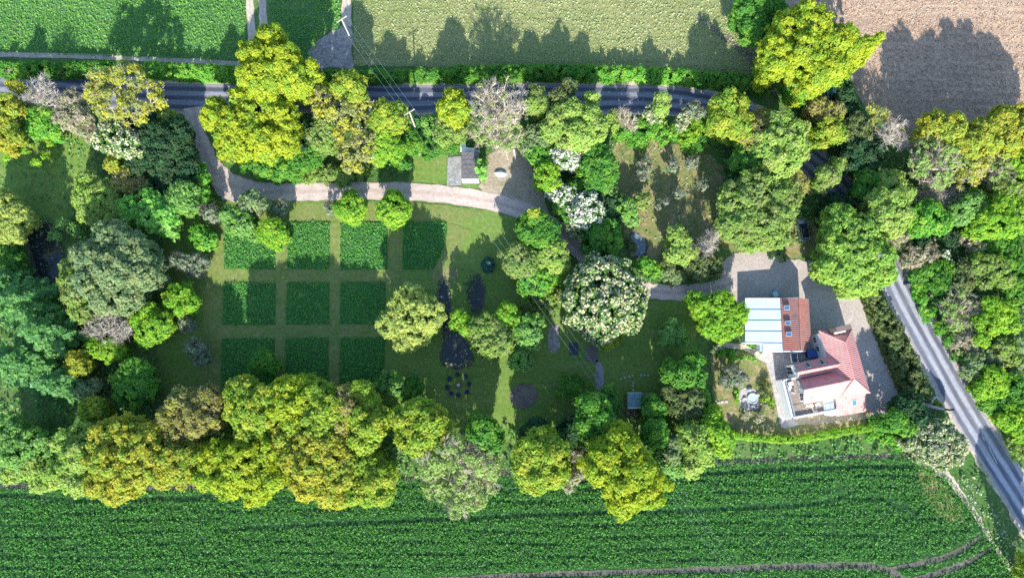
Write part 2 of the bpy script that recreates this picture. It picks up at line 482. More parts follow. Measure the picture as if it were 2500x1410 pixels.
# ------------------------------------------------------------------ trees and shrubs
def lobes_world(lobes, h, sp, low=0.0):
    """photo lobes (px, py, r) -> ellipsoids in the world; the middle of a crown stands highest"""
    xs = np.array([l[:3] for l in lobes], float)
    w = xs[:, 2] ** 2; cx, cy = (xs[:, 0] * w).sum() / w.sum(), (xs[:, 1] * w).sum() / w.sum()
    span = max(1.0, np.max(np.hypot(xs[:, 0] - cx, xs[:, 1] - cy) + xs[:, 2]))
    out = []
    for l in lobes:
        px, py, r = l[:3]
        top = l[3] if len(l) > 3 else h * (1 - 0.22 * (math.hypot(px - cx, py - cy) / span) ** 1.3)
        rm = r * 1.07 * mpp(py, top * 0.7)
        rz = max(sp['vr'] * rm, sp['vmin'] * h)
        rz = min(rz, top * 0.5 - 0.05)
        c = W(px, py, top - rz * 0.75); c.z = top - rz
        out.append((np.array(c), np.array([rm, rm, rz])))
    return out
def clumps(L_, sp, rng, skirt=0.0):
    rc0 = sp['clump']; C = []; Rr = []; O = []
    for i, (c, r) in enumerate(L_):
        rc = min(rc0, 0.55 * r[0] + 0.05)
        rr = np.maximum(r - rc * 0.75, 0.15)
        area = 4 * math.pi * ((rr[0] ** 1.6 * rr[1] ** 1.6 + 2 * rr[0] ** 1.6 * rr[2] ** 1.6) / 3) ** (1 / 1.6)
        n = max(3, int(sp['cover'] * 1.5 * area * 0.72 / (math.pi * rc * rc)))
        k = np.arange(n) + 0.5
        z = 1 - 1.45 * k / n                      # from the top down to a little under the equator
        ph = k * 2.39996 + rng.uniform(0, 6.28)
        s = np.sqrt(np.maximum(0, 1 - z * z))
        d = np.stack([s * np.cos(ph), s * np.sin(ph), z], 1) + rng.normal(size=(n, 3)) * 0.10
        rad = rng.uniform(0.78, 1.08, n)[:, None]
        p = c + d * rr * rad
        o = d / r; o /= np.linalg.norm(o, axis=1, keepdims=True)
        keep = rng.uniform(size=n) > sp['drop']
        for j, (c2, r2) in enumerate(L_):
            if j != i: keep &= (((p - c2) / (r2 - rc * 0.6).clip(0.1)) ** 2).sum(1) > 0.62
        keep &= p[:, 2] > 0.25
        C.append(p[keep]); O.append(o[keep]); Rr.append(rc * rng.uniform(0.65, 1.2, keep.sum()))
        z0, z1 = skirt, c[2] - 0.1 * r[2]                     # the lower boughs, down to head height
        if skirt > 0 and z1 - z0 > 0.6 and sp['drop'] < 0.5:
            n = int(2 * math.pi * rr[0] * (z1 - z0) / (math.pi * rc * rc) * 0.6)
            t = rng.uniform(0, 6.283, n); zz = rng.uniform(z0, z1, n); f = 0.42 + 0.48 * (zz - z0) / (z1 - z0)
            d = np.stack([np.cos(t), np.sin(t), np.zeros(n)], 1)
            p = np.column_stack([c[0] + d[:, 0] * rr[0] * f, c[1] + d[:, 1] * rr[1] * f, zz])
            C.append(p); O.append(d); Rr.append(rc * rng.uniform(0.7, 1.2, n))
    C = np.concatenate(C); O = np.concatenate(O); Rr = np.concatenate(Rr)
    if len(C) < 3:
        C = np.array([L_[0][0] + np.array([0.2 * i, 0.1, L_[0][1][2] * 0.5]) for i in range(3)]); O = np.tile([0, 0, 1.0], (3, 1)); Rr = np.full(3, 0.4)
    return C, O, Rr
NTREE = 0
def add_blossom(sp, C, O, Rr, rng, parent, north=1.0):
    n = np.maximum(2, (sp['bl_n'] * 14 * Rr ** 2 / (sp['bl_size'] ** 2 / 0.09)).astype(int))
    idx = np.repeat(np.arange(len(C)), n); m = len(idx)
    d = rand_dir(m, rng) * 0.8 + O[idx] * 0.8 + np.array([0, 0, 0.35]); d /= np.linalg.norm(d, axis=1, keepdims=True)
    P = C[idx] + d * (Rr[idx] * rng.uniform(0.95, 1.22, m))[:, None] * np.array([1, 1, 0.85])
    V1, F1 = cards(P, d + rand_dir(m, rng) * 0.6, sp['bl_size'], rng, 0.9)
    V2, F2 = cards(P, rand_dir(m, rng), sp['bl_size'], rng, 0.9)
    a = rng.uniform(size=m)
    me = np_mesh('blossom', np.concatenate([V1, V2]), np.concatenate([F1, F2 + len(V1)]), {'leaf_random': ('FACE', np.concatenate([a, a]))})
    link_mesh('blossom', me, MATS[sp['blossom']], parent)
def tree(spn, h, lobes, label, name='tree', cat='tree', group=None, base=None, fork=None, low=None):
    global NTREE
    NTREE += 1; rng = np.random.default_rng(1000 + NTREE); sp = S[spn]
    L_ = lobes_world(lobes, h, sp)
    w = np.array([r[0] ** 2 for c, r in L_]); cen = sum(c * q for (c, r), q in zip(L_, w)) / w.sum()
    b = np.array([cen[0], cen[1], 0.0]) if base is None else np.array(W(base[0], base[1], 0))
    root = empty(name, b)
    C, O, Rr = clumps(L_, sp, rng, max(0.9, 0.16 * h))
    V, F, at = leaf_cloud(C, Rr, O, sp['size'], sp['dens'], rng, sp['flat'], sp['rand'], sp['shell'])
    link_mesh('crown', np_mesh('crown', V, F, at), MATS[sp['mat']], root)
    zmin = min(c[2] - r[2] * 0.3 for c, r in L_)
    T = C if spn.startswith('bare') or sp['twigs'] >= 4 else C[rng.permutation(len(C))[:min(len(C), 45)]]
    if spn.startswith('bare'):
        ex = [c + rand_dir(max(20, int(15 * r[0])), rng) * r * rng.uniform(0.35, 1.0, (max(20, int(15 * r[0])), 1)) for c, r in L_]
        T = np.concatenate(ex); T = T[T[:, 2] > 0.3 * h]
    V, F = skeleton(b, T, max(0.6, min(fork or 0.38 * h, cen[2])), rng, sp['bf'], 1.1, sp['rtip'], sp['twigs'], 1.1)
    link_mesh('trunk', np_mesh('trunk', V, F), MATS[sp['bark']], root)
    if sp['blossom']: add_blossom(sp, C, O, Rr, rng, root)
    return tag(root, label, cat, group)
def shrub(spn, h, lobes, label, name='shrub', cat='shrub', group=None):
    global NTREE
    NTREE += 1; rng = np.random.default_rng(1000 + NTREE); sp = dict(S[spn]); sp['clump'] = min(sp['clump'], 0.75)
    L_ = lobes_world(lobes, h, sp)
    w = np.array([r[0] ** 2 for c, r in L_]); cen = sum(c * q for (c, r), q in zip(L_, w)) / w.sum()
    b = np.array([cen[0], cen[1], 0.0]); root = empty(name, b)
    C, O, Rr = clumps(L_, sp, rng)
    V, F, at = leaf_cloud(C, Rr, O, sp['size'] * 0.9, sp['dens'], rng, sp['flat'], sp['rand'], sp['shell'])
    link_mesh('foliage', np_mesh('foliage', V, F, at), MATS[sp['mat']], root)
    T = C[rng.permutation(len(C))[:min(len(C), 30)]]
    V, F = skeleton(b, T, 0.25, rng, 0.2, 0.8, sp['rtip'] * 0.7, sp['twigs'], 0.8)
    link_mesh('stems', np_mesh('stems', V, F), MATS[sp['bark']], root)
    if sp['blossom']: add_blossom(sp, C, O, Rr, rng, root)
    return tag(root, label, cat, group)
def conifer(spn, h, px, py, r, label, levels=13, per=9, name='conifer_tree', droop=0.12, zpos=0.35):
    """tiers of flat sprays round a straight stem"""
    global NTREE
    NTREE += 1; rng = np.random.default_rng(1000 + NTREE); sp = S[spn]
    c = W(px, py, h * zpos); b = np.array([c.x, c.y, 0]); rm = r * mpp(py, h * zpos); root = empty(name, b)
    C = []; Nn = []; BP = []; BQ = []
    for i in range(levels):
        t = i / (levels - 1); z = h * (0.16 + 0.82 * t); Lr = rm * (1 - t) ** 0.75 + 0.25
        nb = max(4, int(per * (1 - 0.45 * t))); a0 = rng.uniform(0, 6.28)
        for k in range(nb):
            a = a0 + 6.283 * k / nb + rng.uniform(-0.25, 0.25); Lb = Lr * rng.uniform(0.7, 1.12)
            d = np.array([math.cos(a), math.sin(a), 0]); s = np.array([-d[1], d[0], 0])
            p0 = np.array([b[0], b[1], z]); p1 = p0 + d * Lb + np.array([0, 0, -droop * Lb + rng.uniform(-.2, .2)])
            BP.append(p0); BQ.append(p1)
            m = int(26 * Lb); f = rng.uniform(0.18, 1.02, m) ** 0.8
            wd = 0.34 * Lb * (1.05 - f) + 0.22
            q = p0 + (p1 - p0) * f[:, None] + s * (rng.uniform(-1, 1, m) * wd)[:, None]
            q[:, 2] += 0.25 * np.sin(f * 3.1) + rng.normal(size=m) * 0.12
            C.append(q); Nn.append(np.tile([0, 0, 1.0], (m, 1)) + d * 0.25 + rand_dir(m, rng) * 0.55)
    C = np.concatenate(C); Nn = np.concatenate(Nn)
    V, F = cards(C, Nn, sp['size'] * 1.05, rng)
    link_mesh('crown', np_mesh('crown', V, F, {'leaf_random': ('FACE', rng.uniform(size=len(C))), 'spray_random': ('FACE', rng.uniform(size=len(C)))}), MATS[sp['mat']], root)
    BP = np.array(BP); BQ = np.array(BQ)
    V1, F1 = prisms(BP, BQ, np.full(len(BP), 0.07), np.full(len(BP), 0.02), 4)
    V2, F2 = prisms(np.array([b]), np.array([[b[0], b[1], h]]), np.array([0.3]), np.array([0.03]), 8)
    link_mesh('trunk', np_mesh('trunk', np.concatenate([V1, V2]), np.concatenate([F1, F2 + len(V1)])), MATS['bark'], root)
    return tag(root, label, 'tree')
def hedge(spn, px_pts, width, h, label, name='hedge', dens=1.0, size=0.34, group=None, neat=False, cat='hedge'):
    """a hedge along a photo polyline; width in metres (number or list)"""
    global NTREE
    NTREE += 1; rng = np.random.default_rng(1000 + NTREE); sp = S[spn]
    c = np.array(plan(spline(px_pts, False, 6))); seg = np.linalg.norm(np.diff(c, axis=0), axis=1); s = np.concatenate([[0], np.cumsum(seg)])
    wd = (lambda q: np.full(len(q), width)) if isinstance(width, (int, float)) else (lambda q: np.interp(q / s[-1], np.linspace(0, 1, len(width)), width))
    mw = width if isinstance(width, (int, float)) else sum(width) / len(width)
    n = int(s[-1] * (mw + h) * (6.5 if neat else 2.4)); q = rng.uniform(0, s[-1], n)
    x = np.interp(q, s, c[:, 0]); y = np.interp(q, s, c[:, 1])
    i = np.clip(np.searchsorted(s, q) - 1, 0, len(seg) - 1); dr = (c[i + 1] - c[i]) / seg[i][:, None]; nn = np.stack([-dr[:, 1], dr[:, 0]], 1)
    rc = 0.3 if neat else 0.55
    w2 = (wd(q) / 2 - rc * 0.8).clip(0.1)
    th = rng.uniform(-0.35, math.pi + 0.35, n)
    hv = h * (1.0 if neat else 1) * (1 + (0.02 if neat else 0.16) * rng.normal(size=n)) - rc * 0.7
    e = 0.45 if neat else 0.75
    off = np.sign(np.cos(th)) * np.abs(np.cos(th)) ** e * w2; z = np.maximum(0.25, np.abs(np.sin(th)) ** e * hv * np.where(np.sin(th) > 0, 1, 0.3))
    C = np.stack([x + nn[:, 0] * off, y + nn[:, 1] * off, z], 1)
    O = np.stack([nn[:, 0] * np.cos(th), nn[:, 1] * np.cos(th), np.abs(np.sin(th))], 1)
    V, F, at = leaf_cloud(C, rc * rng.uniform(0.7, 1.25, n), O, size, dens * 0.8, rng, 0.8, 0.7)
    mid = c[len(c) // 2]; root = empty(name, (mid[0], mid[1], 0))
    link_mesh('foliage', np_mesh('foliage', V, F, at), MATS[sp['mat']], root)
    k = np.arange(0, s[-1], 0.9); P = np.stack([np.interp(k, s, c[:, 0]), np.interp(k, s, c[:, 1]), np.zeros(len(k))], 1)
    Q = P + np.stack([rng.normal(size=len(k)) * 0.15, rng.normal(size=len(k)) * 0.15, np.full(len(k), h * 0.8)], 1)
    V, F = prisms(P, Q, np.full(len(k), 0.06), np.full(len(k), 0.02), 4)
    link_mesh('stems', np_mesh('stems', V, F), MATS['bark'], root)
    return tag(root, label, cat, group)
def scatter(name, polys, per_m2, size, h, mats, label, cat, tilt=0.9, seed=0, mask=None, clump=0.0, hvar=0.5, aspect=0.6, z0=0.0, parent=None, kind='stuff'):
    """small leaf sprays over plan polygons (world), heights up to h; one object"""
    rng = np.random.default_rng(seed + 500); A = []
    for poly in polys:
        p = np.array(poly); lo, hi = p.min(0), p.max(0); n = int((hi - lo).prod() * per_m2)
        P = rng.uniform(lo, hi, (n, 2)); A.append(P[in_poly(P, poly)])
    P = np.concatenate(A)
    if clump > 0:
        f = np.sin(P[:, 0] * 1.3 + 2 * np.sin(P[:, 1] * .7)) * np.sin(P[:, 1] * 1.1 + 1.7 * np.sin(P[:, 0] * .53)) + rng.normal(size=len(P)) * 0.4
        P = P[f > clump - 1]
    if mask is not None: P = P[mask(P, rng)]
    n = len(P); z = z0 + h * (1 - hvar * rng.uniform(size=n))
    d = np.tile([0, 0, 1.0], (n, 1)) + rand_dir(n, rng) * tilt
    V, F = cards(np.column_stack([P, z]), d, size, rng, aspect)
    m = np_mesh(name, V, F, {'leaf_random': ('FACE', rng.uniform(size=n)), 'spray_random': ('FACE', rng.uniform(size=n))},
                mat_index=rng.integers(0, len(mats), n) if len(mats) > 1 else None)
    o = link_mesh(name, m, [MATS[k] for k in mats], parent)
    if parent is None: tag(o, label, cat, kind=kind)
    return o
# ------------------------------------------------------------------ ground materials
ground_mat('rough_grass', (0.06, 0.14, 0.03), (0.11, 0.18, 0.05), (0.15, 0.16, 0.07), 0.13, 2.2, 0.9, 0.25)
ground_mat('mown_grass', (0.115, 0.205, 0.036), (0.16, 0.225, 0.05), (0.21, 0.225, 0.075), 0.12, 1.6, 0.5, 0.08, stretch=(0.3, 2.4, 1))
ground_mat('mown_path', (0.18, 0.205, 0.06), (0.135, 0.19, 0.045), (0.25, 0.21, 0.10), 0.3, 1.8, 0.5, 0.06)
ground_mat('dry_lawn', (0.20, 0.19, 0.075), (0.15, 0.18, 0.055), (0.30, 0.23, 0.12), 0.22, 1.8, 0.6, 0.08, c3_range=(0.5, 0.62))
ground_mat('crop_ground', (0.02, 0.065, 0.02), (0.028, 0.085, 0.024), (0.05, 0.10, 0.03), 0.12, 1.8, 0.9, 0.3, stretch=(0.25, 1.6, 1), rot=R(-1.5))
ground_mat('young_crop_ground', (0.06, 0.16, 0.045), (0.09, 0.20, 0.06), (0.14, 0.20, 0.08), 0.10, 1.5, 0.9, 0.25, stretch=(0.4, 1.5, 1))
ground_mat('meadow_ground', (0.20, 0.23, 0.075), (0.27, 0.265, 0.11), (0.15, 0.22, 0.055), 0.09, 1.6, 0.9, 0.22, stretch=(0.35, 1.4, 1), rot=R(3))
ground_mat('ploughed', (0.46, 0.33, 0.225), (0.375, 0.265, 0.185), (0.50, 0.34, 0.22), 0.10, 1.5, 1.0, 0.30, stretch=(0.3, 2.2, 1), rot=R(-8), fine=(0.62, 1.25))
ground_mat('bare_track', (0.50, 0.42, 0.33), (0.40, 0.33, 0.25), (0.26, 0.26, 0.11), 0.35, 2.0, 0.8, 0.15)
ground_mat('bare_soil', (0.20, 0.165, 0.13), (0.14, 0.115, 0.10), (0.09, 0.11, 0.04), 0.35, 2.2, 0.9, 0.15)
ground_mat('grey_soil', (0.33, 0.29, 0.26), (0.26, 0.23, 0.21), (0.40, 0.35, 0.30), 0.35, 1.6, 0.9, 0.22, fine=(0.55, 1.4))
ground_mat('gravel', (0.42, 0.36, 0.315), (0.36, 0.305, 0.265), (0.47, 0.40, 0.345), 0.22, 3.0, 0.35, 0.03)
ground_mat('gravel_dusty', (0.36, 0.30, 0.22), (0.30, 0.25, 0.17), (0.20, 0.19, 0.08), 0.25, 2.2, 0.8, 0.1)
ground_mat('patio_stone', (0.40, 0.37, 0.34), (0.34, 0.315, 0.29), (0.46, 0.42, 0.38), 0.5, 1.5, 0.5, 0.04)
ground_mat('shaded_paving', (0.31, 0.29, 0.275), (0.26, 0.245, 0.235), (0.36, 0.33, 0.30), 0.5, 1.5, 0.5, 0.04)  # courtyard paving, with shade from the house painted into its darker grey
ground_mat('concrete', (0.34, 0.33, 0.31), (0.24, 0.235, 0.22), (0.42, 0.40, 0.37), 0.5, 2.0, 0.8, 0.08, fine=(0.6, 1.3))
ground_mat('tram_soil_shaded', (0.125, 0.115, 0.095), (0.09, 0.10, 0.065), (0.19, 0.17, 0.12), 0.35, 1.6, 0.9, 0.2)  # soil whose dark tone has the standing crop's shade painted in
ground_mat('mud', (0.075, 0.06, 0.05), (0.11, 0.09, 0.07), (0.17, 0.13, 0.09), 0.4, 2.0, 0.9, 0.12)

def road_mat():
    m, nt, out = new_mat('asphalt')
    a = N(nt, 'ShaderNodeAttribute', attribute_name='across').outputs['Fac']
    v = coords(nt); f = noise(nt, v, 1.6, 6, 0.7)
    al = N(nt, 'ShaderNodeAttribute', attribute_name='along').outputs['Fac']
    comb = N(nt, 'ShaderNodeCombineXYZ'); L(nt, math_n(nt, 'MULTIPLY', al, 0.05), comb.inputs[0]); L(nt, math_n(nt, 'MULTIPLY', a, 1.0), comb.inputs[1])
    st = noise(nt, comb.outputs[0], 2.2, 5, 0.6)
    aw = math_n(nt, 'ADD', a, math_n(nt, 'MULTIPLY', math_n(nt, 'SUBTRACT', st, 0.5), 0.22))
    # chippings lie pale between the tyre lines; the tyre lines are worn dark
    wv = N(nt, 'ShaderNodeMath', operation='COSINE'); L(nt, math_n(nt, 'MULTIPLY', math_n(nt, 'SUBTRACT', aw, 0.36), 9.6), wv.inputs[0])
    base = mixc(nt, rng_map(nt, wv.outputs[0], -0.8, 0.8), (0.105, 0.11, 0.135), (0.35, 0.36, 0.39))
    base = mixc(nt, rng_map(nt, st, 0.42, 0.62, 0.0, 0.45), base, (0.20, 0.205, 0.235))
    e = rng_map(nt, math_n(nt, 'ABSOLUTE', aw), 0.86, 0.97)
    base = mixc(nt, e, base, (0.33, 0.29, 0.25))
    base = mixc(nt, rng_map(nt, al, 150, 185), mixc(nt, 1.0, base, (0.68, 0.68, 0.72), 'MULTIPLY'), base)   # the older surface of the lane's first stretch
    k = rng_map(nt, f, 0.25, 0.75, 0.86, 1.14); cmb = N(nt, 'ShaderNodeCombineColor')
    for i in range(3): L(nt, k, cmb.inputs[i])
    bsdf(nt, out, mixc(nt, 1.0, base, cmb.outputs[0], 'MULTIPLY'), 0.85, 0.25, normal=bump(nt, noise(nt, v, 9, 3, 0.6), 0.15, 0.01))
    MATS['asphalt'] = m
road_mat()
def track_mat(name, rut, mid, edge):
    m, nt, out = new_mat(name)
    a = N(nt, 'ShaderNodeAttribute', attribute_name='across').outputs['Fac']
    v = coords(nt); f = noise(nt, v, 1.4, 6, 0.7); g = noise(nt, v, 0.35, 5, 0.6)
    aw = math_n(nt, 'ADD', a, math_n(nt, 'MULTIPLY', math_n(nt, 'SUBTRACT', g, 0.5), 0.5))
    ab = math_n(nt, 'ABSOLUTE', aw)
    c = mixc(nt, rng_map(nt, ab, 0.08, 0.30), mid, rut)
    c = mixc(nt, rng_map(nt, ab, 0.78, 1.0), c, edge)
    c = mixc(nt, rng_map(nt, g, 0.5, 0.72, 0, 0.6), c, tuple(x * 0.72 for x in rut))
    k = rng_map(nt, f, 0.25, 0.75, 0.8, 1.2); cmb = N(nt, 'ShaderNodeCombineColor')
    for i in range(3): L(nt, k, cmb.inputs[i])
    bsdf(nt, out, mixc(nt, 1.0, c, cmb.outputs[0], 'MULTIPLY'), 0.9, 0.15, normal=bump(nt, f, 0.7, 0.08))
    MATS[name] = m
track_mat('drive', (0.50, 0.405, 0.345), (0.42, 0.33, 0.27), (0.36, 0.285, 0.22))
track_mat('farm_track', (0.48, 0.40, 0.31), (0.42, 0.36, 0.27), (0.30, 0.28, 0.15))
def water_mat(name, col, rough=0.06):
    m, nt, out = new_mat(name)
    f = noise(nt, coords(nt), 2.5, 4, 0.6)
    c = mixc(nt, rng_map(nt, f, 0.35, 0.7), col, tuple(x * 1.8 for x in col))
    bsdf(nt, out, c, rough, 0.5, normal=bump(nt, f, 0.25, 0.03)); MATS[name] = m
water_mat('pond_water', (0.018, 0.022, 0.024), 0.12)
water_mat('pale_water', (0.10, 0.13, 0.16), 0.12)

# tuft materials (leaf-like)
leaf_mat('tuft_wheat', (0.045, 0.145, 0.017), (0.092, 0.22, 0.028), None, 0.25)
leaf_mat('tuft_crop', (0.095, 0.22, 0.025), (0.17, 0.30, 0.045), None, 0.25)
leaf_mat('tuft_bed', (0.075, 0.225, 0.025), (0.15, 0.32, 0.045), None, 0.3)
leaf_mat('tuft_meadow', (0.22, 0.25, 0.07), (0.35, 0.35, 0.14), None, 0.2)
leaf_mat('tuft_rough', (0.09, 0.18, 0.035), (0.17, 0.25, 0.06), None, 0.25)
leaf_mat('tuft_dry', (0.22, 0.19, 0.09), (0.32, 0.27, 0.14), None, 0.2)
leaf_mat('tuft_nettle', (0.07, 0.20, 0.035), (0.14, 0.29, 0.05), None, 0.25)
leaf_mat('tuft_dark', (0.04, 0.10, 0.025), (0.08, 0.15, 0.035), None, 0.2)
leaf_mat('tuft_white', (0.50, 0.55, 0.42), (0.72, 0.72, 0.62), None, 0.2, gain=False)
plain_mat('clod', (0.42, 0.30, 0.205), 0.95, 0.1, vary=0.25)

# ------------------------------------------------------------------ ground sheets
bm = bmesh.new(); bmesh.ops.create_grid(bm, x_segments=8, y_segments=8, size=2500)
me = bpy.data.meshes.new('ground'); bm.to_mesh(me); bm.free()
tag(link_mesh('ground', me, MATS['rough_grass']), 'rough green grass ground under the whole scene', 'ground', kind='structure')

A = -330   # how far the fields run on outside the photograph, in photo pixels
f_young = plan([(A, A), (598, A), (600, 40), (604, 150), (400, 143), (200, 136), (0, 128), (A, 120)])
sheet('field', f_young, 0.02, MATS['young_crop_ground'], 'bright green young crop field beyond the lane, bordered by a tan track', 'field', amp=0.15, seed=1)
f_mid = plan([(655, A), (832, A), (834, 70), (790, 85), (752, 150), (640, 140), (655, 60)])
sheet('field', f_mid, 0.02, MATS['young_crop_ground'], 'narrow green crop strip between two tan farm tracks', 'field', amp=0.15, seed=2)
f_mead = plan([(860, A), (1780, A), (1800, 0), (1850, 80), (1890, 170), (1880, 190), (1500, 172), (1100, 166), (864, 160)])
sheet('field', f_mead, 0.02, MATS['meadow_ground'], 'pale yellow green hay meadow beyond the lane hedge', 'field', amp=0.15, seed=3)
f_plo = plan([(1900, A), (2500 - A, A), (2500 - A, 320), (2480, 292), (2360, 310), (2260, 345), (2205, 365), (2170, 300), (2105, 255), (2075, 195), (2060, 120), (1960, 40), (1915, 10)])
sheet('field', f_plo, 0.02, MATS['ploughed'], 'bare beige ploughed field behind the yellow oaks', 'field', amp=0.2, seed=4)
f_wheat = plan([(A, 1185), (100, 1192), (420, 1192), (800, 1180), (1250, 1158), (1500, 1142), (1750, 1130), (1950, 1121), (2150, 1114), (2235, 1116), (2300, 1152), (2350, 1210), (2400, 1280), (2450, 1350), (2500, 1420), (2620, 1620), (2620, 1750), (A, 1750)])
sheet('field', f_wheat, 0.02, MATS['crop_ground'], 'dark green cereal field in front of the southern tree row', 'field', amp=0.15, seed=5)
garden = plan([(395, 505), (520, 490), (700, 492), (900, 490), (1080, 500), (1200, 515), (1290, 545), (1370, 620), (1440, 690), (1560, 735), (1700, 735), (1700, 1060), (1450, 1070), (1250, 1080), (900, 1010), (420, 1000), (380, 900), (400, 700)])
sheet('lawn', garden, 0.03, MATS['mown_grass'], 'mown olive green garden lawn around the grass plots and pond', 'lawn', amp=0.2, seed=6)
orch = plan(spline([(1505, 350), (1620, 345), (1710, 370), (1770, 420), (1770, 520), (1760, 600), (1650, 640), (1560, 640), (1520, 560), (1500, 450)], True))
sheet('lawn', orch, 0.03, MATS['dry_lawn'], 'dry tan orchard lawn between lane scrub and small pond', 'lawn', amp=0.3, seed=7)
hl = plan([(1735, 855), (1860, 862), (1880, 900), (1902, 1040), (2110, 1020), (2120, 1050), (1950, 1068), (1780, 1066), (1740, 1010)])
sheet('lawn', hl, 0.034, MATS['dry_lawn'], 'olive tan house lawn west of the pale patio', 'lawn', amp=0.2, seed=8)
pk = plan(spline([(1770, 560), (1900, 520), (1990, 545), (1995, 620), (1900, 625), (1840, 606), (1770, 612)], True))
sheet('lawn', pk, 0.034, MATS['dry_lawn'], 'worn grass parking patch under the dark car', 'lawn', amp=0.25, seed=9)
ng = plan(spline([(0, 330), (150, 310), (215, 330), (235, 420), (190, 480), (150, 560), (60, 560), (-40, 520), (-60, 400)], True))
sheet('lawn', ng, 0.03, MATS['mown_grass'], 'rough green clearing with young staked saplings', 'lawn', amp=0.3, seed=10)
sheet('lawn', plan([(1000, 372), (1092, 375), (1092, 448), (995, 446)]), 0.03, MATS['mown_grass'], 'small square of mown grass west of the shed slab', 'lawn', amp=0.2, seed=11)

# mown alleys between the plots
for i, (pts, lb) in enumerate([([(520, 500), (1000, 494), (1100, 503), (1180, 520), (1120, 545), (1000, 540), (540, 540)], 'pale mown strip along the driveway edge of the garden'),
                               ([(505, 540), (546, 540), (541, 945), (490, 945)], 'broad pale mown alley along the western side of the grass plots'),
                               ([(546, 657), (944, 657), (944, 688), (546, 690)], 'mown alley between first and second row of grass plots'),
                               ([(542, 793), (938, 792), (938, 822), (542, 825)], 'mown alley between second and third row of grass plots'),
                               ([(674, 542), (702, 542), (697, 940), (671, 940)], 'mown alley crossing the plots, west one'),
                               ([(806, 542), (832, 542), (829, 940), (803, 940)], 'mown alley crossing the plots, east one'),
                               ([(948, 542), (984, 542), (980, 700), (944, 700)], 'mown alley under the bright lime tree by the drive'),
                               ([(1095, 545), (1150, 560), (1110, 640), (1070, 668), (1058, 656), (1085, 620)], 'curved mown edge round the last grass plot')]):
    sheet('path', plan(pts), 0.045 + 0.004 * i, MATS['mown_path'], lb, 'path', amp=0.12, seed=20 + i)

# roads, tracks
ribbon('road', [(-340, 195), (0, 206), (250, 226), (450, 238), (750, 240), (1000, 241), (1250, 240), (1500, 240), (1640, 245), (1740, 262), (1810, 285), (1880, 318), (1950, 368), (2010, 420), (2070, 490), (2125, 570), (2170, 650), (2205, 725),
                (2248, 805), (2300, 900), (2350, 990), (2415, 1095), (2482, 1200), (2560, 1325), (2760, 1650)], 2.7, 2.7, 0.06, MATS['asphalt'],
       'grey asphalt lane running along the trees and bending south past the house', 'road', n=8, across=17, wob=0.12, seed=3)
ribbon('road_verge', [(-340, 195), (0, 206), (250, 226), (450, 238), (750, 240), (1000, 241), (1250, 240), (1500, 240), (1640, 245), (1740, 262), (1810, 285), (1880, 318), (1950, 368), (2010, 420), (2070, 490), (2125, 570), (2170, 650), (2205, 725),
                      (2248, 805), (2300, 900), (2350, 990), (2415, 1095), (2482, 1200), (2560, 1325), (2760, 1650)], 3.3, 3.3, 0.05, MATS['bare_track'],
       'narrow dusty verge along both edges of the asphalt lane', 'verge', n=8, across=5, wob=0.3, seed=4)
ribbon('driveway', [(474, 262), (478, 300), (490, 350), (515, 405), (550, 440), (605, 462), (700, 469), (850, 466), (1000, 468), (1130, 480), (1240, 502), (1320, 535), (1385, 580), (1440, 640), (1495, 680), (1560, 705), (1650, 714), (1730, 708), (1790, 690)],
       [1.7, 1.6, 1.9, 2.0, 1.7, 1.7, 1.7, 1.7, 1.6, 1.4, 1.4, 1.5, 1.7], [2.0, 1.8, 2.2, 2.2, 1.8, 1.7, 1.7, 1.7, 1.6, 1.4, 1.4, 1.5, 1.7], 0.065, MATS['drive'], 'pale gravel driveway with two wheel lines winding from lane to house', 'driveway', n=8, across=9, wob=0.15, seed=5)
sheet('driveway_apron', plan(spline([(498, 400), (530, 395), (590, 440), (640, 455), (620, 485), (560, 490), (530, 470)], True)), 0.058, MATS['gravel'], 'wide gravel bend of the driveway near the lane gate', 'driveway', amp=0.25, seed=31)
sheet('gravel_yard', plan(spline([(1196, 372), (1270, 368), (1300, 410), (1318, 460), (1340, 520), (1300, 530), (1240, 500), (1180, 470), (1172, 440), (1190, 405)], True)), 0.056, MATS['gravel_dusty'], 'dusty gravel turning place beside the dark roofed shed', 'yard', amp=0.25, seed=32)
sheet('gravel_yard', plan(spline([(1755, 690), (1765, 640), (1800, 618), (1850, 611), (1895, 625), (1960, 636), (2010, 645), (2060, 690), (2105, 740), (2135, 800), (2160, 870), (2190, 950), (2195, 1000), (2150, 1012), (2090, 1025), (1950, 1038), (1905, 1030), (1880, 870), (1800, 740)], True)), 0.054, MATS['gravel'],
      'big pale gravel yard around the house and barn', 'yard', amp=0.2, seed=33)
ribbon('farm_track', [(600, A), (606, -60), (612, 40), (616, 110)], 0.75, 0.75, 0.04, MATS['farm_track'], 'tan wheel track along the edge of the young crop', 'track', across=5, wob=0.12)
ribbon('farm_track', [(640, A), (640, -60), (642, 40), (648, 110)], 0.8, 0.8, 0.04, MATS['farm_track'], 'tan wheel track beside the grass shaded by the tall oak', 'track', across=5, wob=0.12, seed=2)
ribbon('farm_track', [(846, A), (846, -60), (846, 40), (848, 100)], 0.95, 0.95, 0.04, MATS['farm_track'], 'tan bare track running to the power pole', 'track', across=5, wob=0.15, seed=3)
sheet('bare_patch', plan([(752, 120), (800, 85), (836, 62), (860, 66), (862, 166), (760, 168)]), 0.044, MATS['grey_soil'], 'stony grey bare field corner at the power pole', 'soil', amp=0.3, seed=34)
ribbon('farm_track', [(-340, 122), (0, 133), (200, 138), (400, 146), (600, 157), (660, 160)], 0.5, 0.5, 0.045, MATS['bare_track'], 'thin brown path between the lane hedge and young crop', 'track', across=5, wob=0.08, seed=4)
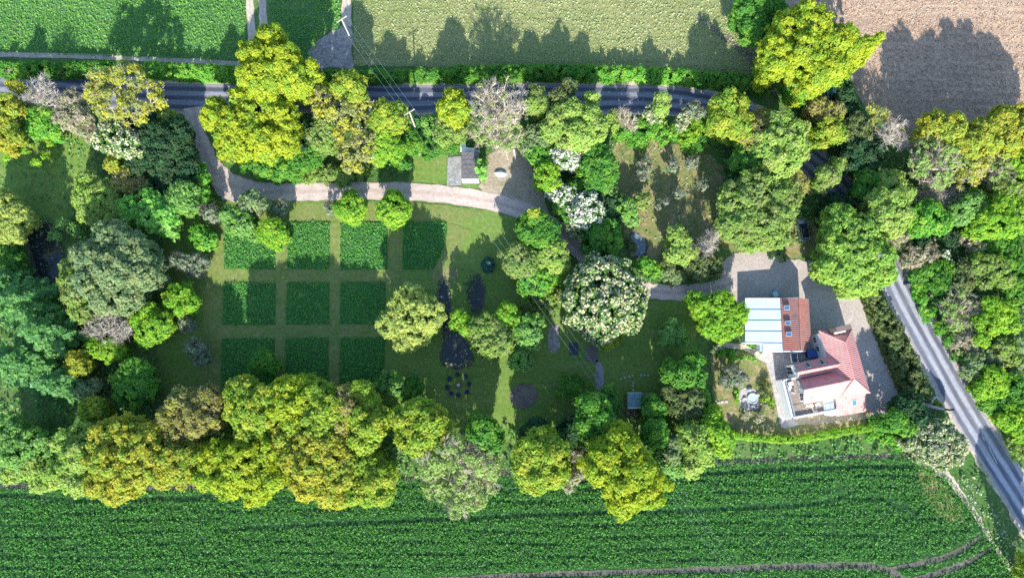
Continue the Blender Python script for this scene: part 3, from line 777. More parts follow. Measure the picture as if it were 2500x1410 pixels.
ribbon('farm_track', [(1700, 40), (1760, 85), (1810, 120), (1860, 175), (1900, 230)], [0.4, 0.8, 0.9, 0.7], [0.4, 0.8, 0.9, 0.7], 0.04, MATS['bare_soil'], 'worn brown track crossing the meadow corner', 'track', across=5, wob=0.2, seed=5)
ribbon('farm_track', [(-340, 1181), (0, 1183), (100, 1188), (450, 1190), (900, 1176), (1300, 1152), (1720, 1131), (1950, 1122), (2120, 1114), (2225, 1113), (2270, 1135), (2310, 1163)], 0.45, 0.45, 0.05, MATS['tram_soil_shaded'], 'brown ditch edge along the top of the cereal field', 'track', across=5, wob=0.2, seed=6)
ribbon('footpath', [(2225, 1113), (2265, 1133), (2310, 1160), (2345, 1205), (2385, 1262), (2425, 1325), (2465, 1385), (2520, 1470), (2620, 1640)], [0.9, 0.9, 0.45, 0.4, 0.4, 0.45], [0.9, 0.9, 0.45, 0.4, 0.4, 0.45], 0.06, MATS['bare_track'], 'narrow sandy footpath between the cereal field and road verge', 'path', across=5, wob=0.15, seed=7)
# tramlines in the cereal field
def tram(pts, w, lb, seed, mat='tram_soil_shaded'):
    ribbon('tramline', pts, w, w, 0.05 + 0.004 * (seed - 10), MATS[mat], lb, 'tramline', across=5, wob=0.1, seed=seed)
tram([(-300, 1450), (600, 1436), (1000, 1418), (1250, 1404), (1600, 1393), (1850, 1383), (2000, 1380), (2110, 1379), (2165, 1390), (2210, 1420), (2270, 1500)], [0.3, 0.3, 0.5, 0.6, 0.7, 0.5], 'bare tramline along the bottom of the cereal field', 11, 'tram_soil_shaded')
tram([(2165, 1386), (2230, 1376), (2300, 1360), (2350, 1338), (2395, 1305)], [0.1, 0.5, 0.5, 0.12], 'curved dark tramline, upper of the pair at the field corner', 12)
tram([(2200, 1418), (2280, 1400), (2350, 1375), (2420, 1335)], [0.15, 0.5, 0.5, 0.12], 'curved dark tramline, lower of the pair at the field corner', 13)
sheet('worn_patch', plan(spline([(2240, 1150), (2290, 1165), (2330, 1220), (2350, 1270), (2300, 1265), (2260, 1210)], True)), 0.045, MATS['dry_lawn'], 'thin yellowish patch at the east end of the cereal field', 'soil', amp=0.5, seed=36)
# road paint: short worn centre dashes
for a, b, lb in (((2397, 1063), (2404, 1075), 'worn white centre dash on the lane by the cream hawthorn'), ((2413, 1089), (2434, 1131), 'long worn white centre dash on the lane by the footpath end')):
    ribbon('road_marking', [a, ((a[0] + b[0]) / 2, (a[1] + b[1]) / 2), b], 0.06, 0.06, 0.07, plain_mat('road_paint', (0.46, 0.46, 0.46), 0.7), lb, 'marking', n=3, across=3)

# ponds
def pond(pts, lb, water='pond_water', rim=1.15, seed=0):
    c = Vector((sum(p[0] for p in pts) / len(pts), sum(p[1] for p in pts) / len(pts)))
    big = [((p[0] - c.x) * rim + c.x, (p[1] - c.y) * rim + c.y) for p in pts]
    sheet('pond_bank', plan(spline(big, True)), 0.05, MATS['mud'], 'muddy bank of the ' + lb, 'bank', amp=0.3, seed=seed)
    sheet('pond', plan(spline(pts, True)), 0.062, MATS[water], lb, 'pond', amp=0.12, seed=seed + 1)
pond([(1076, 695), (1090, 690), (1100, 730), (1100, 780), (1112, 800), (1140, 835), (1152, 868), (1130, 888), (1095, 888), (1078, 868), (1083, 820), (1080, 770), (1073, 730)], 'dark bottle shaped garden pond beside the willow', rim=1.12, seed=41)
pond([(1148, 690), (1170, 680), (1180, 710), (1175, 748), (1155, 752), (1146, 725)], 'small dark pool east of the bottle shaped pond', rim=1.25, seed=43)
pond([(75, 560), (110, 545), (135, 580), (150, 640), (130, 680), (95, 670), (80, 620), (70, 590)], 'dark woodland pool beside the big grey green tree', rim=1.2, seed=45)
pond([(1540, 575), (1556, 570), (1574, 590), (1576, 612), (1564, 626), (1548, 620), (1556, 600), (1542, 588)], 'small crescent of sky reflecting water in the orchard', 'pale_water', rim=1.2, seed=47)

# garden soil patches
for pts, z, m_, lb in (([(1340, 796), (1363, 792), (1366, 850), (1352, 862), (1338, 850)], 0.07, 'grey_soil', 'bare grey brown vegetable bed below the flowering chestnut'),
                       ([(1430, 842), (1458, 840), (1462, 880), (1452, 886), (1430, 880)], 0.07, 'bare_soil', 'dark dug bed at the foot of the flowering chestnut'),
                       (spline([(1245, 960), (1262, 940), (1292, 938), (1312, 955), (1305, 985), (1280, 998), (1252, 988)], True, 4), 0.07, 'bare_soil', 'round patch of bare dark earth near the fire pit'),
                       (spline([(1040, 655), (1080, 650), (1120, 660), (1105, 690), (1070, 690)], True, 4), 0.048, 'dry_lawn', 'bare tan bank at the head of the pond'),
                       (spline([(1455, 880), (1470, 890), (1474, 930), (1466, 955), (1454, 930)], True, 4), 0.07, 'concrete', 'pebbly grey trail leading down from the dug bed')):
    sheet('soil_patch', plan(pts), z, MATS[m_], lb, 'soil', amp=0.15, seed=51)
sheet('patio', plan([(1851, 876), (1862, 858), (1890, 862), (1889, 885), (1898, 931), (1910, 935), (1932, 1021), (1951, 1036), (1907, 1044), (1895, 992), (1885, 942), (1870, 886)]), 0.075, MATS['patio_stone'], 'pale stone patio strip running along the west side of the house', 'patio')
sheet('courtyard', plan([(1886, 862), (1980, 856), (2012, 850), (2025, 880), (1945, 895), (1948, 930), (1898, 931), (1889, 885)]), 0.07, MATS['shaded_paving'], 'grey paved courtyard between barn and house', 'courtyard')
ribbon('garden_path', [(1748, 835), (1775, 842), (1810, 846), (1835, 856), (1858, 872)], 0.5, 0.5, 0.07, MATS['bare_track'], 'curved pinkish garden path from lime tree to patio', 'path', across=5, wob=0.08, seed=8)
sheet('soil_strip', plan([(1951, 1036), (1930, 1021), (2045, 1005), (2115, 995), (2130, 1010), (2110, 1022), (2010, 1033)]), 0.07, MATS['gravel_dusty'], 'dusty strip along the south wall of the house', 'soil', amp=0.1, seed=52)
sheet('concrete_slab', plan([(1093, 384), (1126, 381), (1127, 452), (1091, 455)]), 0.08, MATS['concrete'], 'weathered grey concrete slab along the west side of the shed', 'slab')
sheet('stone_circle', plan(spline([(1806, 955), (1830, 945), (1852, 958), (1856, 980), (1848, 998), (1822, 1000), (1806, 984)], True)), 0.075, MATS['patio_stone'], 'round grey stone terrace in the house lawn', 'terrace', amp=0.1, seed=53)

# ------------------------------------------------------------------ crops and grass, too many blades to count
def streak(P, amt, sx=0.05, sy=1.0):
    x, y = P[:, 0], P[:, 1]
    return np.sin(y * 3.4 * sy + 1.5 * np.sin(x * sx) + 1.2 * np.sin(x * sx * 2.7 + y * .3)) + 0.7 * np.sin(y * 6.1 * sy + 2.0 * np.sin(x * sx * 1.6 + 1)) + amt * np.sin(x * .31 + y * .9)
lines = []
for pts in ([(-300, 1190), (100, 1213), (210, 1222), (400, 1216), (560, 1208), (640, 1209)], [(1210, 1185), (1400, 1175), (1720, 1156), (1900, 1146), (2080, 1139), (2230, 1139)],
            [(600, 1287), (900, 1275), (1250, 1258), (1480, 1250), (1900, 1236), (2020, 1222), (2090, 1198)], [(2160, 1228), (2200, 1236), (2240, 1254)]): lines.append((np.array(plan(spline(pts))), 0.35))
for pts in ([(-300, 1450), (600, 1436), (1000, 1418), (1250, 1404), (1600, 1393), (1850, 1383), (2000, 1380), (2110, 1379), (2165, 1390), (2210, 1420), (2270, 1500)],
            [(2165, 1386), (2230, 1376), (2300, 1360), (2350, 1338), (2395, 1305)], [(2200, 1418), (2280, 1400), (2350, 1375), (2420, 1335)]): lines.append((np.array(plan(spline(pts))), 0.55))
def off_lines(P):
    keep = np.ones(len(P), bool)
    for ln, w in lines:
        o = np.argsort(ln[:, 0]); yy = np.interp(P[:, 0], ln[o, 0], ln[o, 1])
        sel = (P[:, 0] > ln[:, 0].min()) & (P[:, 0] < ln[:, 0].max())
        keep &= ~(sel & (np.abs(P[:, 1] - yy) < w))
    return keep
vis = lambda p: (np.abs(p[:, 0]) < 108) & (p[:, 1] > -62) & (p[:, 1] < 64)
def wheat_mask(P, rng):
    return vis(P) & off_lines(P) & (streak(P, 0.5) + 0.7 * rng.normal(size=len(P)) > -0.95)
scatter('cereal_crop', [f_wheat], 30, 0.25, 0.5, ['tuft_wheat'], 'dense dark green cereal plants in rows', 'crop', 0.8, 1, wheat_mask)
scatter('young_crop', [f_young, f_mid], 22, 0.25, 0.3, ['tuft_crop'], 'bright green young crop plants beyond the lane', 'crop', 0.8, 2, lambda P, r: vis(P) & (streak(P, 0.5, 0.04) + r.normal(size=len(P)) > -1.1))
scatter('meadow_grass', [f_mead], 18, 0.25, 0.22, ['tuft_meadow'], 'pale yellowish hay grass of the meadow', 'grass', 0.8, 3, lambda P, r: vis(P) & (streak(P, 0.4, 0.04) + r.normal(size=len(P)) > -0.5))
scatter('plough_clods', [f_plo], 13, 0.24, 0.12, ['clod'], 'crumbly beige clods of the ploughed field', 'soil', 0.9, 4, lambda P, r: vis(P) & (streak(P, 0.3, 0.06) + r.normal(size=len(P)) > -0.4))

# nine long-grass plots and the end one by the drive
plots = [([(548, 543), (672, 542), (671, 656), (546, 655)], 'long green grass plot in the drive row, at its west end under the mint tree'),
         ([(703, 542), (804, 542), (802, 656), (701, 656)], 'long green grass plot in the drive row, second from its west end'),
         ([(833, 542), (946, 541), (944, 657), (831, 656)], 'long green grass plot in the drive row, between the two round lime trees'),
         ([(985, 541), (1090, 542), (1092, 560), (1080, 610), (1058, 655), (983, 656)], 'long green grass plot with a slanting end, in the willow shadow'),
         ([(545, 690), (671, 690), (670, 791), (543, 791)], 'long green grass plot in the middle row, western one'),
         ([(700, 689), (803, 689), (801, 790), (698, 790)], 'long green grass plot at the centre of the middle row'),
         ([(832, 688), (940, 688), (938, 789), (830, 789)], 'long green grass plot in the middle row, against the willow'),
         ([(542, 826), (669, 825), (668, 938), (540, 938)], 'long green grass plot of the shaded last row around the small green tree'),
         ([(698, 825), (801, 824), (800, 940), (696, 940)], 'long green grass plot at the centre of the shaded last row'),
         ([(831, 824), (938, 823), (936, 930), (828, 934)], 'long green grass plot of the shaded last row, nearest the fire pit')]
ground_mat('bed_ground', (0.025, 0.11, 0.025), (0.04, 0.15, 0.035), None, 0.5, 1.8, 0.9, 0.2)
for i, (pts, lb) in enumerate(plots):
    pw = plan(pts, 0.3); mb = MB(); mb.prism(rough_edge(pw, 0.6, 0.10, i), 0.0, 0.16)
    me = mb.mesh('grass_plot'); me.materials.append(MATS['bed_ground'])
    o = bpy.data.objects.new('grass_plot', me); COL.objects.link(o)
    tag(o, lb, 'grass plot', 'long grass plots of the garden')
    t = scatter('blades', [rough_edge(pw, 0.5, 0.30, i + 50)], 34, 0.22, 0.24, ['tuft_bed', 'tuft_bed', 'tuft_bed', 'tuft_rough'], None, None, 0.85, 60 + i, z0=0.14, parent=o, clump=0.1, hvar=0.8)
    t['kind'] = 'stuff'

# undergrowth below and between the trees
U = [[(0, 150), (600, 165), (590, 200), (0, 190)],
     [(560, 275), (760, 275), (1060, 285), (1300, 290), (1480, 280), (1740, 300), (1740, 345), (1600, 345), (1505, 352), (1480, 400), (1330, 480), (1290, 360), (1100, 380), (1000, 376), (960, 440), (800, 445), (640, 440), (590, 415), (530, 340)],
     [(215, 290), (440, 280), (480, 340), (500, 420), (515, 480), (400, 560), (200, 600), (160, 560), (200, 480), (240, 420)],
     [(0, 640), (80, 690), (380, 700), (400, 1000), (480, 960), (940, 960), (1000, 985), (1230, 1040), (1420, 1040), (1560, 1010), (1740, 960), (1790, 1080), (1730, 1128), (1250, 1155), (900, 1172), (400, 1186), (0, 1180), (-60, 900)],
     [(1330, 480), (1400, 470), (1500, 560), (1540, 640), (1760, 640), (1750, 690), (1640, 700), (1560, 690), (1480, 660), (1400, 570)],
     [(1740, 330), (1960, 420), (2080, 560), (2150, 690), (2100, 700), (2000, 640), (1985, 550), (1960, 600), (1800, 600), (1760, 460)],
     [(2070, 200), (2100, 260), (2200, 370), (2520, 330), (2520, 1140), (2380, 920), (2240, 690), (2130, 500), (1950, 330), (1900, 240)],
     [(2110, 720), (2150, 720), (2240, 880), (2300, 1000), (2360, 1100), (2300, 1140), (2150, 1105), (2120, 1030), (2200, 1010), (2200, 960), (2160, 850)],
     [(2320, 1160), (2390, 1130), (2500, 1320), (2560, 1450), (2480, 1390), (2400, 1270)]]
scatter('undergrowth', [plan(p) for p in U[1:8]], 5.5, 0.48, 0.9, ['tuft_rough', 'tuft_rough', 'tuft_dark', 'tuft_nettle'], 'brambles nettles and low weeds under the trees', 'undergrowth', 0.9, 8, clump=0.7)
scatter('verge_weeds', [plan([(1735, 1085), (1850, 1092), (1980, 1086), (2115, 1062), (2200, 1080), (2240, 1112), (2150, 1110), (1950, 1118), (1740, 1128)])], 7, 0.42, 0.55, ['tuft_nettle', 'tuft_rough'], 'green nettles and weeds between clipped hedge and cereal field', 'weeds', 0.9, 9, clump=0.9)
scatter('verge_weeds', [plan(U[8])], 5, 0.4, 0.6, ['tuft_nettle', 'tuft_rough', 'tuft_dry'], 'rough weedy verge between the footpath and lane', 'weeds', 0.9, 10, clump=0.8)
scatter('cow_parsley', [plan(spline([(2340, 1190), (2370, 1180), (2430, 1260), (2480, 1340), (2500, 1400), (2470, 1380), (2400, 1280)], True)), plan(spline([(2215, 985), (2250, 990), (2290, 1010), (2270, 1022), (2220, 1010)], True))], 5, 0.17, 0.9, ['tuft_white'], 'scattered white cow parsley heads on the road verge', 'flowers', 0.4, 11, clump=0.9, hvar=0.2)
def not_garden(P, r): return r.uniform(size=len(P)) < 0.7
scatter('rough_tufts', [orch], 2.6, 0.34, 0.16, ['tuft_dry', 'tuft_meadow', 'tuft_rough'], 'dry tussocks in the orchard lawn', 'grass', 0.8, 12, clump=0.5)
scatter('rough_tufts', [ng], 4, 0.4, 0.25, ['tuft_rough', 'tuft_nettle'], 'green tussocks around the staked saplings', 'grass', 0.8, 13, clump=0.7)
pp = [[(1070, 690), (1094, 684), (1106, 730), (1108, 780), (1120, 798), (1150, 832), (1162, 870), (1134, 896), (1092, 896), (1070, 872), (1076, 820), (1072, 770), (1066, 730)], [(1144, 684), (1174, 672), (1188, 710), (1182, 756), (1152, 760), (1140, 725)],
      [(66, 552), (112, 536), (142, 576), (160, 640), (132, 690), (90, 680), (70, 620), (60, 590)], [(1110, 655), (1150, 655), (1150, 705), (1108, 705)]]
pw_ = [plan(spline(q, True)) for q in pp]
def reed_mask(P, r):
    e = np.min([np.min(np.linalg.norm(P[:, None, :] - np.array(q)[None, ::2, :], axis=2), axis=1) for q in pw_], axis=0)
    return r.uniform(size=len(P)) < np.where(e < 0.75, 0.75, 0.13)
scatter('reeds', pw_, 14, 0.26, 0.7, ['tuft_dry', 'tuft_rough', 'tuft_dark'], 'tan reeds and rushes fringing the ponds', 'reeds', 0.7, 14, mask=reed_mask)

scatter('brushwood', [plan([(2230, 560), (2330, 570), (2420, 600), (2500, 620), (2520, 1000), (2440, 1010), (2380, 930), (2300, 790), (2240, 680)]), plan([(2180, 380), (2300, 400), (2330, 500), (2250, 520), (2190, 470)])], 4.5, 0.36, 2.4, ['tuft_dry', 'tuft_rough', 'tuft_nettle', 'tuft_dry'],
        'tangled tan brushwood and bramble filling the eastern thicket', 'brushwood', 0.9, 15, clump=0.75, hvar=0.9)
# ------------------------------------------------------------------ trees: (species, height, photo lobes, label)
def low_thicket(a):
    """the thicket east of the lane is young growth, not full height"""
    a = list(a); m = a[2]
    if sum(l[0] for l in m) / len(m) > 2230 and 560 < sum(l[1] for l in m) / len(m) < 1060: a[1] *= 0.72
    return a
def T(*a, **k): return tree(*low_thicket(a), **k)
G1 = 'trees along the lane'
# --- north west corner
T('bare_grey', 8, [(100, 215, 34), (115, 235, 28), (85, 240, 26)], 'leafless grey tree overhanging the lane at its western end', name='bare_tree')
T('oak_golden', 9, [(37, 208, 17), (14, 252, 24), (30, 265, 20)], 'golden leaved tree beside the leafless one at the lane', name='oak_tree')
T('oak_golden', 9, [(5, 306, 30), (0, 345, 25), (28, 335, 18)], 'golden leaved tree on the rim of the sapling clearing', name='oak_tree')
T('tan_scrub', 6, [(168, 250, 34), (190, 290, 34), (150, 285, 24), (205, 325, 20)], 'tan twiggy bush like tree between leafless tree and sparse oak', name='scrub_tree')
T('tan_scrub', 5, [(55, 270, 26), (60, 300, 22)], 'low tan twiggy tree among the golden trees by the clearing', name='scrub_tree')
T('oak_sparse', 11, [(250, 190, 34), (305, 190, 44), (350, 230, 40), (270, 245, 46), (320, 265, 42), (375, 240, 26), (225, 225, 24)], 'wide thinly leaved yellow oak spreading over the lane west of the gate', name='oak_tree', group=G1)
T('bright', 6, [(99, 290, 36), (80, 310, 26), (120, 315, 26)], 'fresh green tree at the north edge of the sapling clearing')
T('hawthorn_cream', 5, [(122, 272, 18), (140, 290, 14)], 'small pale flowering bush tree by the sapling clearing', name='blossom_tree')
T('chestnut', 9, [(270, 330, 38), (305, 350, 34), (335, 370, 26), (255, 345, 25)], 'dark tree with upright white candles under the sparse oak', name='blossom_tree')
T('dark', 8, [(365, 330, 42), (400, 350, 46), (380, 390, 46), (430, 320, 34), (335, 400, 32), (345, 300, 34)], 'big dark green tree mass between white candle tree and driveway gate')
T('dark', 7, [(440, 370, 36), (450, 420, 34), (420, 430, 34)], 'dark green tree hugging the driveway gate fence')
T('olive', 6, [(432, 340, 28), (420, 305, 24)], 'olive brown bushy tree at the gate corner by the lane')
T('olive_lime', 6, [(405, 285, 26), (385, 275, 20)], 'dull lime bushy tree under the sparse oak at the lane edge')
T('oak_golden', 7, [(275, 400, 22), (295, 408, 18)], 'small bright yellow tree above the olive bush and dark mass', name='oak_tree')
T('oak_golden', 6, [(398, 420, 9), (392, 428, 8)], 'tiny yellow tree top poking from the dark mass', name='oak_tree')
T('oak_bronze', 7, [(310, 440, 30), (340, 455, 26), (290, 450, 20)], 'bronze brown thinly leaved tree north of the mint tree', name='oak_tree')
T('dark', 6, [(370, 460, 34), (410, 470, 28)], 'small dark green tree between bronze tree and driveway bend')
T('bright', 5, [(470, 390, 16), (478, 410, 18), (488, 435, 20), (494, 462, 17), (500, 485, 14)], 'slim bright green tree strip along the driveway bend')
T('pale_lime', 6.5, [(205, 480, 34), (245, 485, 44), (220, 515, 34), (270, 510, 30), (210, 440, 26)], 'rounded olive lime tree west of the mint tree')
T('mint_big', 9, [(330, 510, 36), (360, 495, 30), (390, 525, 36), (400, 555, 22), (365, 535, 30), (310, 500, 20)], 'large leaved glossy mint green tree near the driveway bend')
T('mint', 8, [(440, 475, 32), (420, 490, 26), (455, 500, 26), (460, 465, 22)], 'soft mint green tree between glossy mint tree and driveway')
T('willow', 6.5, [(10, 505, 38), (42, 535, 36), (25, 565, 32), (0, 550, 36)], 'pale yellow rounded tree by the clearing and the woodland pool', name='willow_tree')
T('green', 5, [(20, 650, 34), (10, 610, 30), (35, 690, 25)], 'leafy green tree at the frame edge west of the woodland pool')
T('mint', 4, [(130, 570, 16), (150, 545, 14), (180, 560, 18)], 'little mint green tree at the bank of the woodland pool')
for px, py, h, lb in ((119, 345, 2.6, 'staked lime sapling nearest the white candle tree'), (105, 378, 2.4, 'staked lime sapling in the middle of the clearing'), (85, 395, 2.4, 'staked lime sapling just south west of the middle one'),
                      (54, 365, 2.6, 'staked lime sapling in front of the low tan bush'), (12, 381, 2.4, 'staked lime sapling at the frame edge of the clearing'), (136, 330, 2.6, 'staked lime sapling by the fresh green tree')):
    s = tree('lime', h, [(px, py, 10, h), (px + 5, py + 3, 7, h * 0.9)], lb, name='sapling', cat='sapling', group='staked saplings in the clearing', fork=1.2)
    b = W(px, py, 0); mb = MB(); mb.tube([(s.location.x + 0.25, s.location.y - 0.1, 0), (s.location.x + 0.25, s.location.y - 0.1, 1.6)], 0.05, 6)
    mb.build('stake', MATS['bark_pale'], s)
# --- lane, middle
T('oak_yellow', 15, [(660, 95, 36), (622, 135, 38), (690, 150, 44), (640, 180, 44), (715, 190, 40), (760, 170, 22), (600, 190, 24), (640, 215, 30)], 'tall bright yellow oak north of the lane reaching into the crop', name='oak_tree', group=G1, base=(655, 215))
T('oak_yellow', 12, [(520, 285, 32), (528, 255, 22), (575, 300, 46), (625, 260, 46), (680, 275, 40), (620, 335, 48), (690, 340, 36), (560, 345, 38), (590, 235, 30), (700, 310, 28), (650, 365, 24)], 'broad yellow oak at the driveway mouth south of the lane', name='oak_tree', group=G1)
T('oak_lime', 11, [(852, 201, 32), (870, 225, 24), (830, 215, 24), (862, 240, 22)], 'lime yellow crown leaning over the lane west of the power pole', group=G1, base=(850, 275))
T('oak_sparse', 10, [(785, 240, 30), (815, 262, 30), (845, 275, 36), (895, 265, 28), (775, 270, 24), (870, 300, 28)], 'thin oak with bare pale branches over the lane', name='oak_tree', group=G1)
T('oak_lime', 10, [(944, 275, 32), (965, 295, 26), (925, 300, 28), (975, 270, 18)], 'rounded lime yellow tree just west of the power pole', group=G1)
T('olive_lime', 8, [(800, 310, 36), (790, 345, 30), (770, 320, 24)], 'olive lime tree between broad oak and thin branched oak')
T('oak_sparse', 9, [(850, 330, 34), (890, 345, 34), (855, 375, 34), (900, 385, 28), (860, 405, 24)], 'ragged half bare oak above the driveway', name='oak_tree')
T('lime', 8, [(935, 345, 36), (960, 365, 28), (920, 375, 24)], 'leafy lime green tree between ragged oak and shed grass')
T('green', 5, [(985, 330, 30), (1010, 350, 26), (975, 395, 26), (1000, 300, 22)], 'bushy green tree at the foot of the power pole')
T('green', 5, [(680, 398, 38), (720, 400, 34), (755, 372, 36), (640, 405, 28)], 'mid green bushy tree below the broad yellow oak')
T('dark', 6, [(745, 340, 26), (750, 310, 22)], 'small dark tree in the gap east of the broad yellow oak')
shrub('green', 2.6, [(610, 405, 22), (640, 425, 18), (680, 428, 20), (720, 430, 20)], 'low green bush row along the driveway verge under the broad oak')
shrub('olive_lime', 2.8, [(760, 425, 22), (800, 425, 24), (840, 428, 24), (880, 420, 22)], 'low dull green bush row along the driveway under the ragged oak')
shrub('green', 3, [(1030, 345, 26), (1065, 360, 26), (1100, 350, 24), (1045, 375, 18)], 'leafy green scrub bank north of the shed grass')
shrub('mint', 3.4, [(1045, 300, 24), (1070, 290, 20), (1030, 320, 20)], 'soft green bush beside the lane and power pole')
T('oak_yellow', 11, [(1105, 240, 28), (1090, 262, 24), (1122, 262, 24), (1110, 282, 22)], 'small bright yellow tree left of the big leafless crown', group=G1, base=(1105, 305))
T('olive_lime', 7, [(1090, 305, 28), (1115, 315, 26), (1080, 330, 24)], 'olive lime tree under the small yellow tree')
T('bare', 12, [(1215, 245, 62), (1190, 230, 36), (1245, 270, 44), (1205, 290, 44)], 'big round leafless pale crown beside the lane', name='bare_tree', group=G1, base=(1215, 300))
T('bare_leafy', 8, [(1200, 320, 36), (1240, 330, 34), (1170, 325, 28), (1225, 350, 24)], 'half leafless pale green tree behind the shed')
T('olive_lime', 9, [(1312, 232, 22), (1318, 255, 22), (1300, 250, 18)], 'narrow olive lime tree east of the leafless crown', group=G1)
T('olive', 9, [(1360, 235, 20), (1390, 212, 20), (1380, 235, 20)], 'twiggy olive tree tops hanging over the lane', group=G1)
T('pale_lime', 10, [(1365, 300, 38), (1400, 325, 38), (1440, 280, 28), (1450, 312, 34), (1395, 270, 32), (1447, 240, 20), (1425, 340, 28), (1345, 320, 22)], 'large pale lime tree beside the lane, above the white hawthorns', group=G1)
T('grey_green', 6, [(1309, 328, 28), (1292, 355, 24), (1325, 345, 22)], 'grey green bushy tree at the corner of the gravel turning place')
T('bright', 6, [(1312, 375, 26), (1325, 395, 24), (1340, 370, 20)], 'bright green tree beside the white hawthorn and turning place')
T('hawthorn', 7, [(1391, 370, 28), (1376, 385, 26), (1404, 390, 20), (1365, 372, 18)], 'white flowering hawthorn, northern one of the hawthorn line', name='blossom_tree')
T('lime', 7, [(1336, 425, 30), (1345, 445, 24), (1322, 440, 20)], 'lime green tree between hawthorns and gravel turning place')
T('green', 8, [(1452, 375, 32), (1475, 400, 34), (1460, 430, 34), (1485, 425, 24), (1440, 405, 26)], 'upright mid green tree east of the northern hawthorn')
T('mint', 5, [(1472, 450, 24), (1490, 465, 18)], 'soft green tree at the west edge of the orchard lawn')
T('hawthorn', 6, [(1356, 462, 24), (1374, 478, 22), (1390, 466, 20), (1400, 490, 18), (1345, 448, 16)], 'white flowering hawthorn, middle one at the driveway curve', name='blossom_tree')
T('green', 5.5, [(1372, 502, 24), (1405, 455, 22), (1385, 520, 20)], 'green tree wedged between the middle and brightest hawthorn')
T('hawthorn', 7, [(1445, 512, 30), (1422, 530, 26), (1436, 488, 24), (1462, 525, 18), (1408, 512, 20)], 'brightest white hawthorn, dense with flowers above the driveway', name='blossom_tree')
T('hawthorn_cream', 4.5, [(1398, 555, 18), (1412, 565, 20), (1385, 548, 12)], 'small thinly flowering white bush on the driveway edge', name='blossom_tree')
T('green', 6, [(1465, 565, 36), (1450, 590, 30), (1490, 590, 30), (1490, 560, 26)], 'mid green tree south of the brightest hawthorn')
T('dark', 5, [(1490, 520, 26), (1500, 490, 20), (1475, 480, 22)], 'dark small tree behind the brightest hawthorn')
T('mint', 5, [(1530, 510, 28), (1540, 530, 22), (1515, 495, 18)], 'mint green tree on the orchard lawn')
T('olive_lime', 4, [(1567, 490, 20), (1580, 480, 14)], 'small lime tree on the orchard lawn beside the mint one')
T('apple', 4.5, [(1575, 405, 17), (1570, 425, 14), (1582, 392, 12)], 'thin grey green fruit tree standing in the orchard lawn', name='fruit_tree')
for px, py, lb in ((1640, 400, 'nearly leafless fruit tree in the middle of the orchard lawn'), (1690, 395, 'nearly leafless fruit tree by the lane side of the orchard'), (1660, 470, 'nearly leafless fruit tree in the shaded orchard grass'), (1720, 450, 'nearly leafless fruit tree beside the big round lime crown'), (1620, 500, 'nearly leafless fruit tree nearest the crescent pond')):
    T('apple', 4.2, [(px, py, 15), (px + 6, py - 8, 10)], lb, name='fruit_tree', group='fruit trees of the orchard')
# scrub along the lane
shrub('bright', 3, [(1530, 320, 30), (1570, 315, 32), (1610, 320, 30), (1560, 340, 24), (1650, 325, 26)], 'wide fresh green scrub bank between lane and orchard lawn')
shrub('pale_lime', 4, [(1500, 285, 20), (1497, 305, 18)], 'pale lime bush at the lane edge of the scrub bank')
T('bare', 5, [(1528, 285, 22), (1535, 300, 18)], 'small leafless tan tree in the lane scrub', name='bare_tree')
T('hawthorn_cream', 4.5, [(1588, 275, 16), (1600, 290, 14)], 'grey white flowering bush in the lane scrub', name='blossom_tree')
T('pale_lime', 8, [(1618, 240, 20), (1622, 262, 16), (1610, 262, 14)], 'narrow pale lime tree reaching across the lane', group=G1, base=(1612, 300))
T('hawthorn_cream', 5, [(1668, 285, 16), (1660, 305, 15), (1680, 272, 14)], 'greyish white flowering bush east of the lane scrub', name='blossom_tree')
T('apple', 6, [(1695, 265, 20), (1708, 275, 16)], 'sparse grey twig tree beside the big pale lime crown')
shrub('lime', 3.5, [(1705, 300, 20), (1690, 325, 22), (1672, 340, 18), (1725, 310, 16)], 'bright lime bush at the east end of the lane scrub')
shrub('green', 3, [(1690, 355, 22), (1715, 350, 20), (1735, 340, 18)], 'green bush at the north east corner of the orchard lawn')
# --- north east
T('oak_lime', 11, [(1785, 255, 40), (1800, 298, 44), (1765, 290, 30), (1760, 255, 26)], 'large yellow lime tree where the lane starts to bend', group=G1)
T('oak_bronze', 10, [(1845, 318, 36), (1865, 295, 30), (1840, 345, 26)], 'tan tinted young leafed tree between two big lime crowns')
T('pale_lime', 12, [(1925, 325, 46), (1938, 360, 36), (1910, 388, 42), (1885, 350, 36), (1900, 300, 30), (1930, 392, 26)], 'large pale lime crown hiding the lane bend', group=G1)
T('green', 8, [(1850, 390, 40), (1830, 365, 32), (1875, 420, 32), (1815, 385, 28)], 'dark mid green tree below the tan tinted one')
T('olive_lime', 11, [(1805, 490, 48), (1850, 470, 52), (1910, 480, 46), (1815, 545, 46), (1865, 540, 48), (1905, 525, 36), (1840, 580, 32), (1780, 540, 26), (1890, 580, 30)], 'huge round lime olive tree next to the parked car')
T('oak_bronze', 8, [(1935, 435, 28), (1955, 450, 22), (1915, 430, 22)], 'small bronze leafed tree north of the huge round one')
T('green', 11, [(1820, 20, 28), (1850, 60, 34), (1885, 25, 32), (1850, 15, 30)], 'green tree in the meadow corner west of the yellow oak')
T('oak_yellow', 16, [(1930, 70, 42), (1990, 60, 44), (1905, 120, 42), (1965, 130, 50), (2035, 105, 42), (2080, 125, 34), (2115, 112, 22), (2138, 98, 11), (2030, 160, 42), (1990, 190, 34), (1895, 160, 24), (1960, 30, 26), (2070, 90, 24)], 'huge bright yellow oak at the corner of the ploughed field', name='oak_tree', base=(1990, 200))
T('mint', 9, [(1950, 178, 26), (1935, 190, 20)], 'blue green tree under the huge yellow oak')
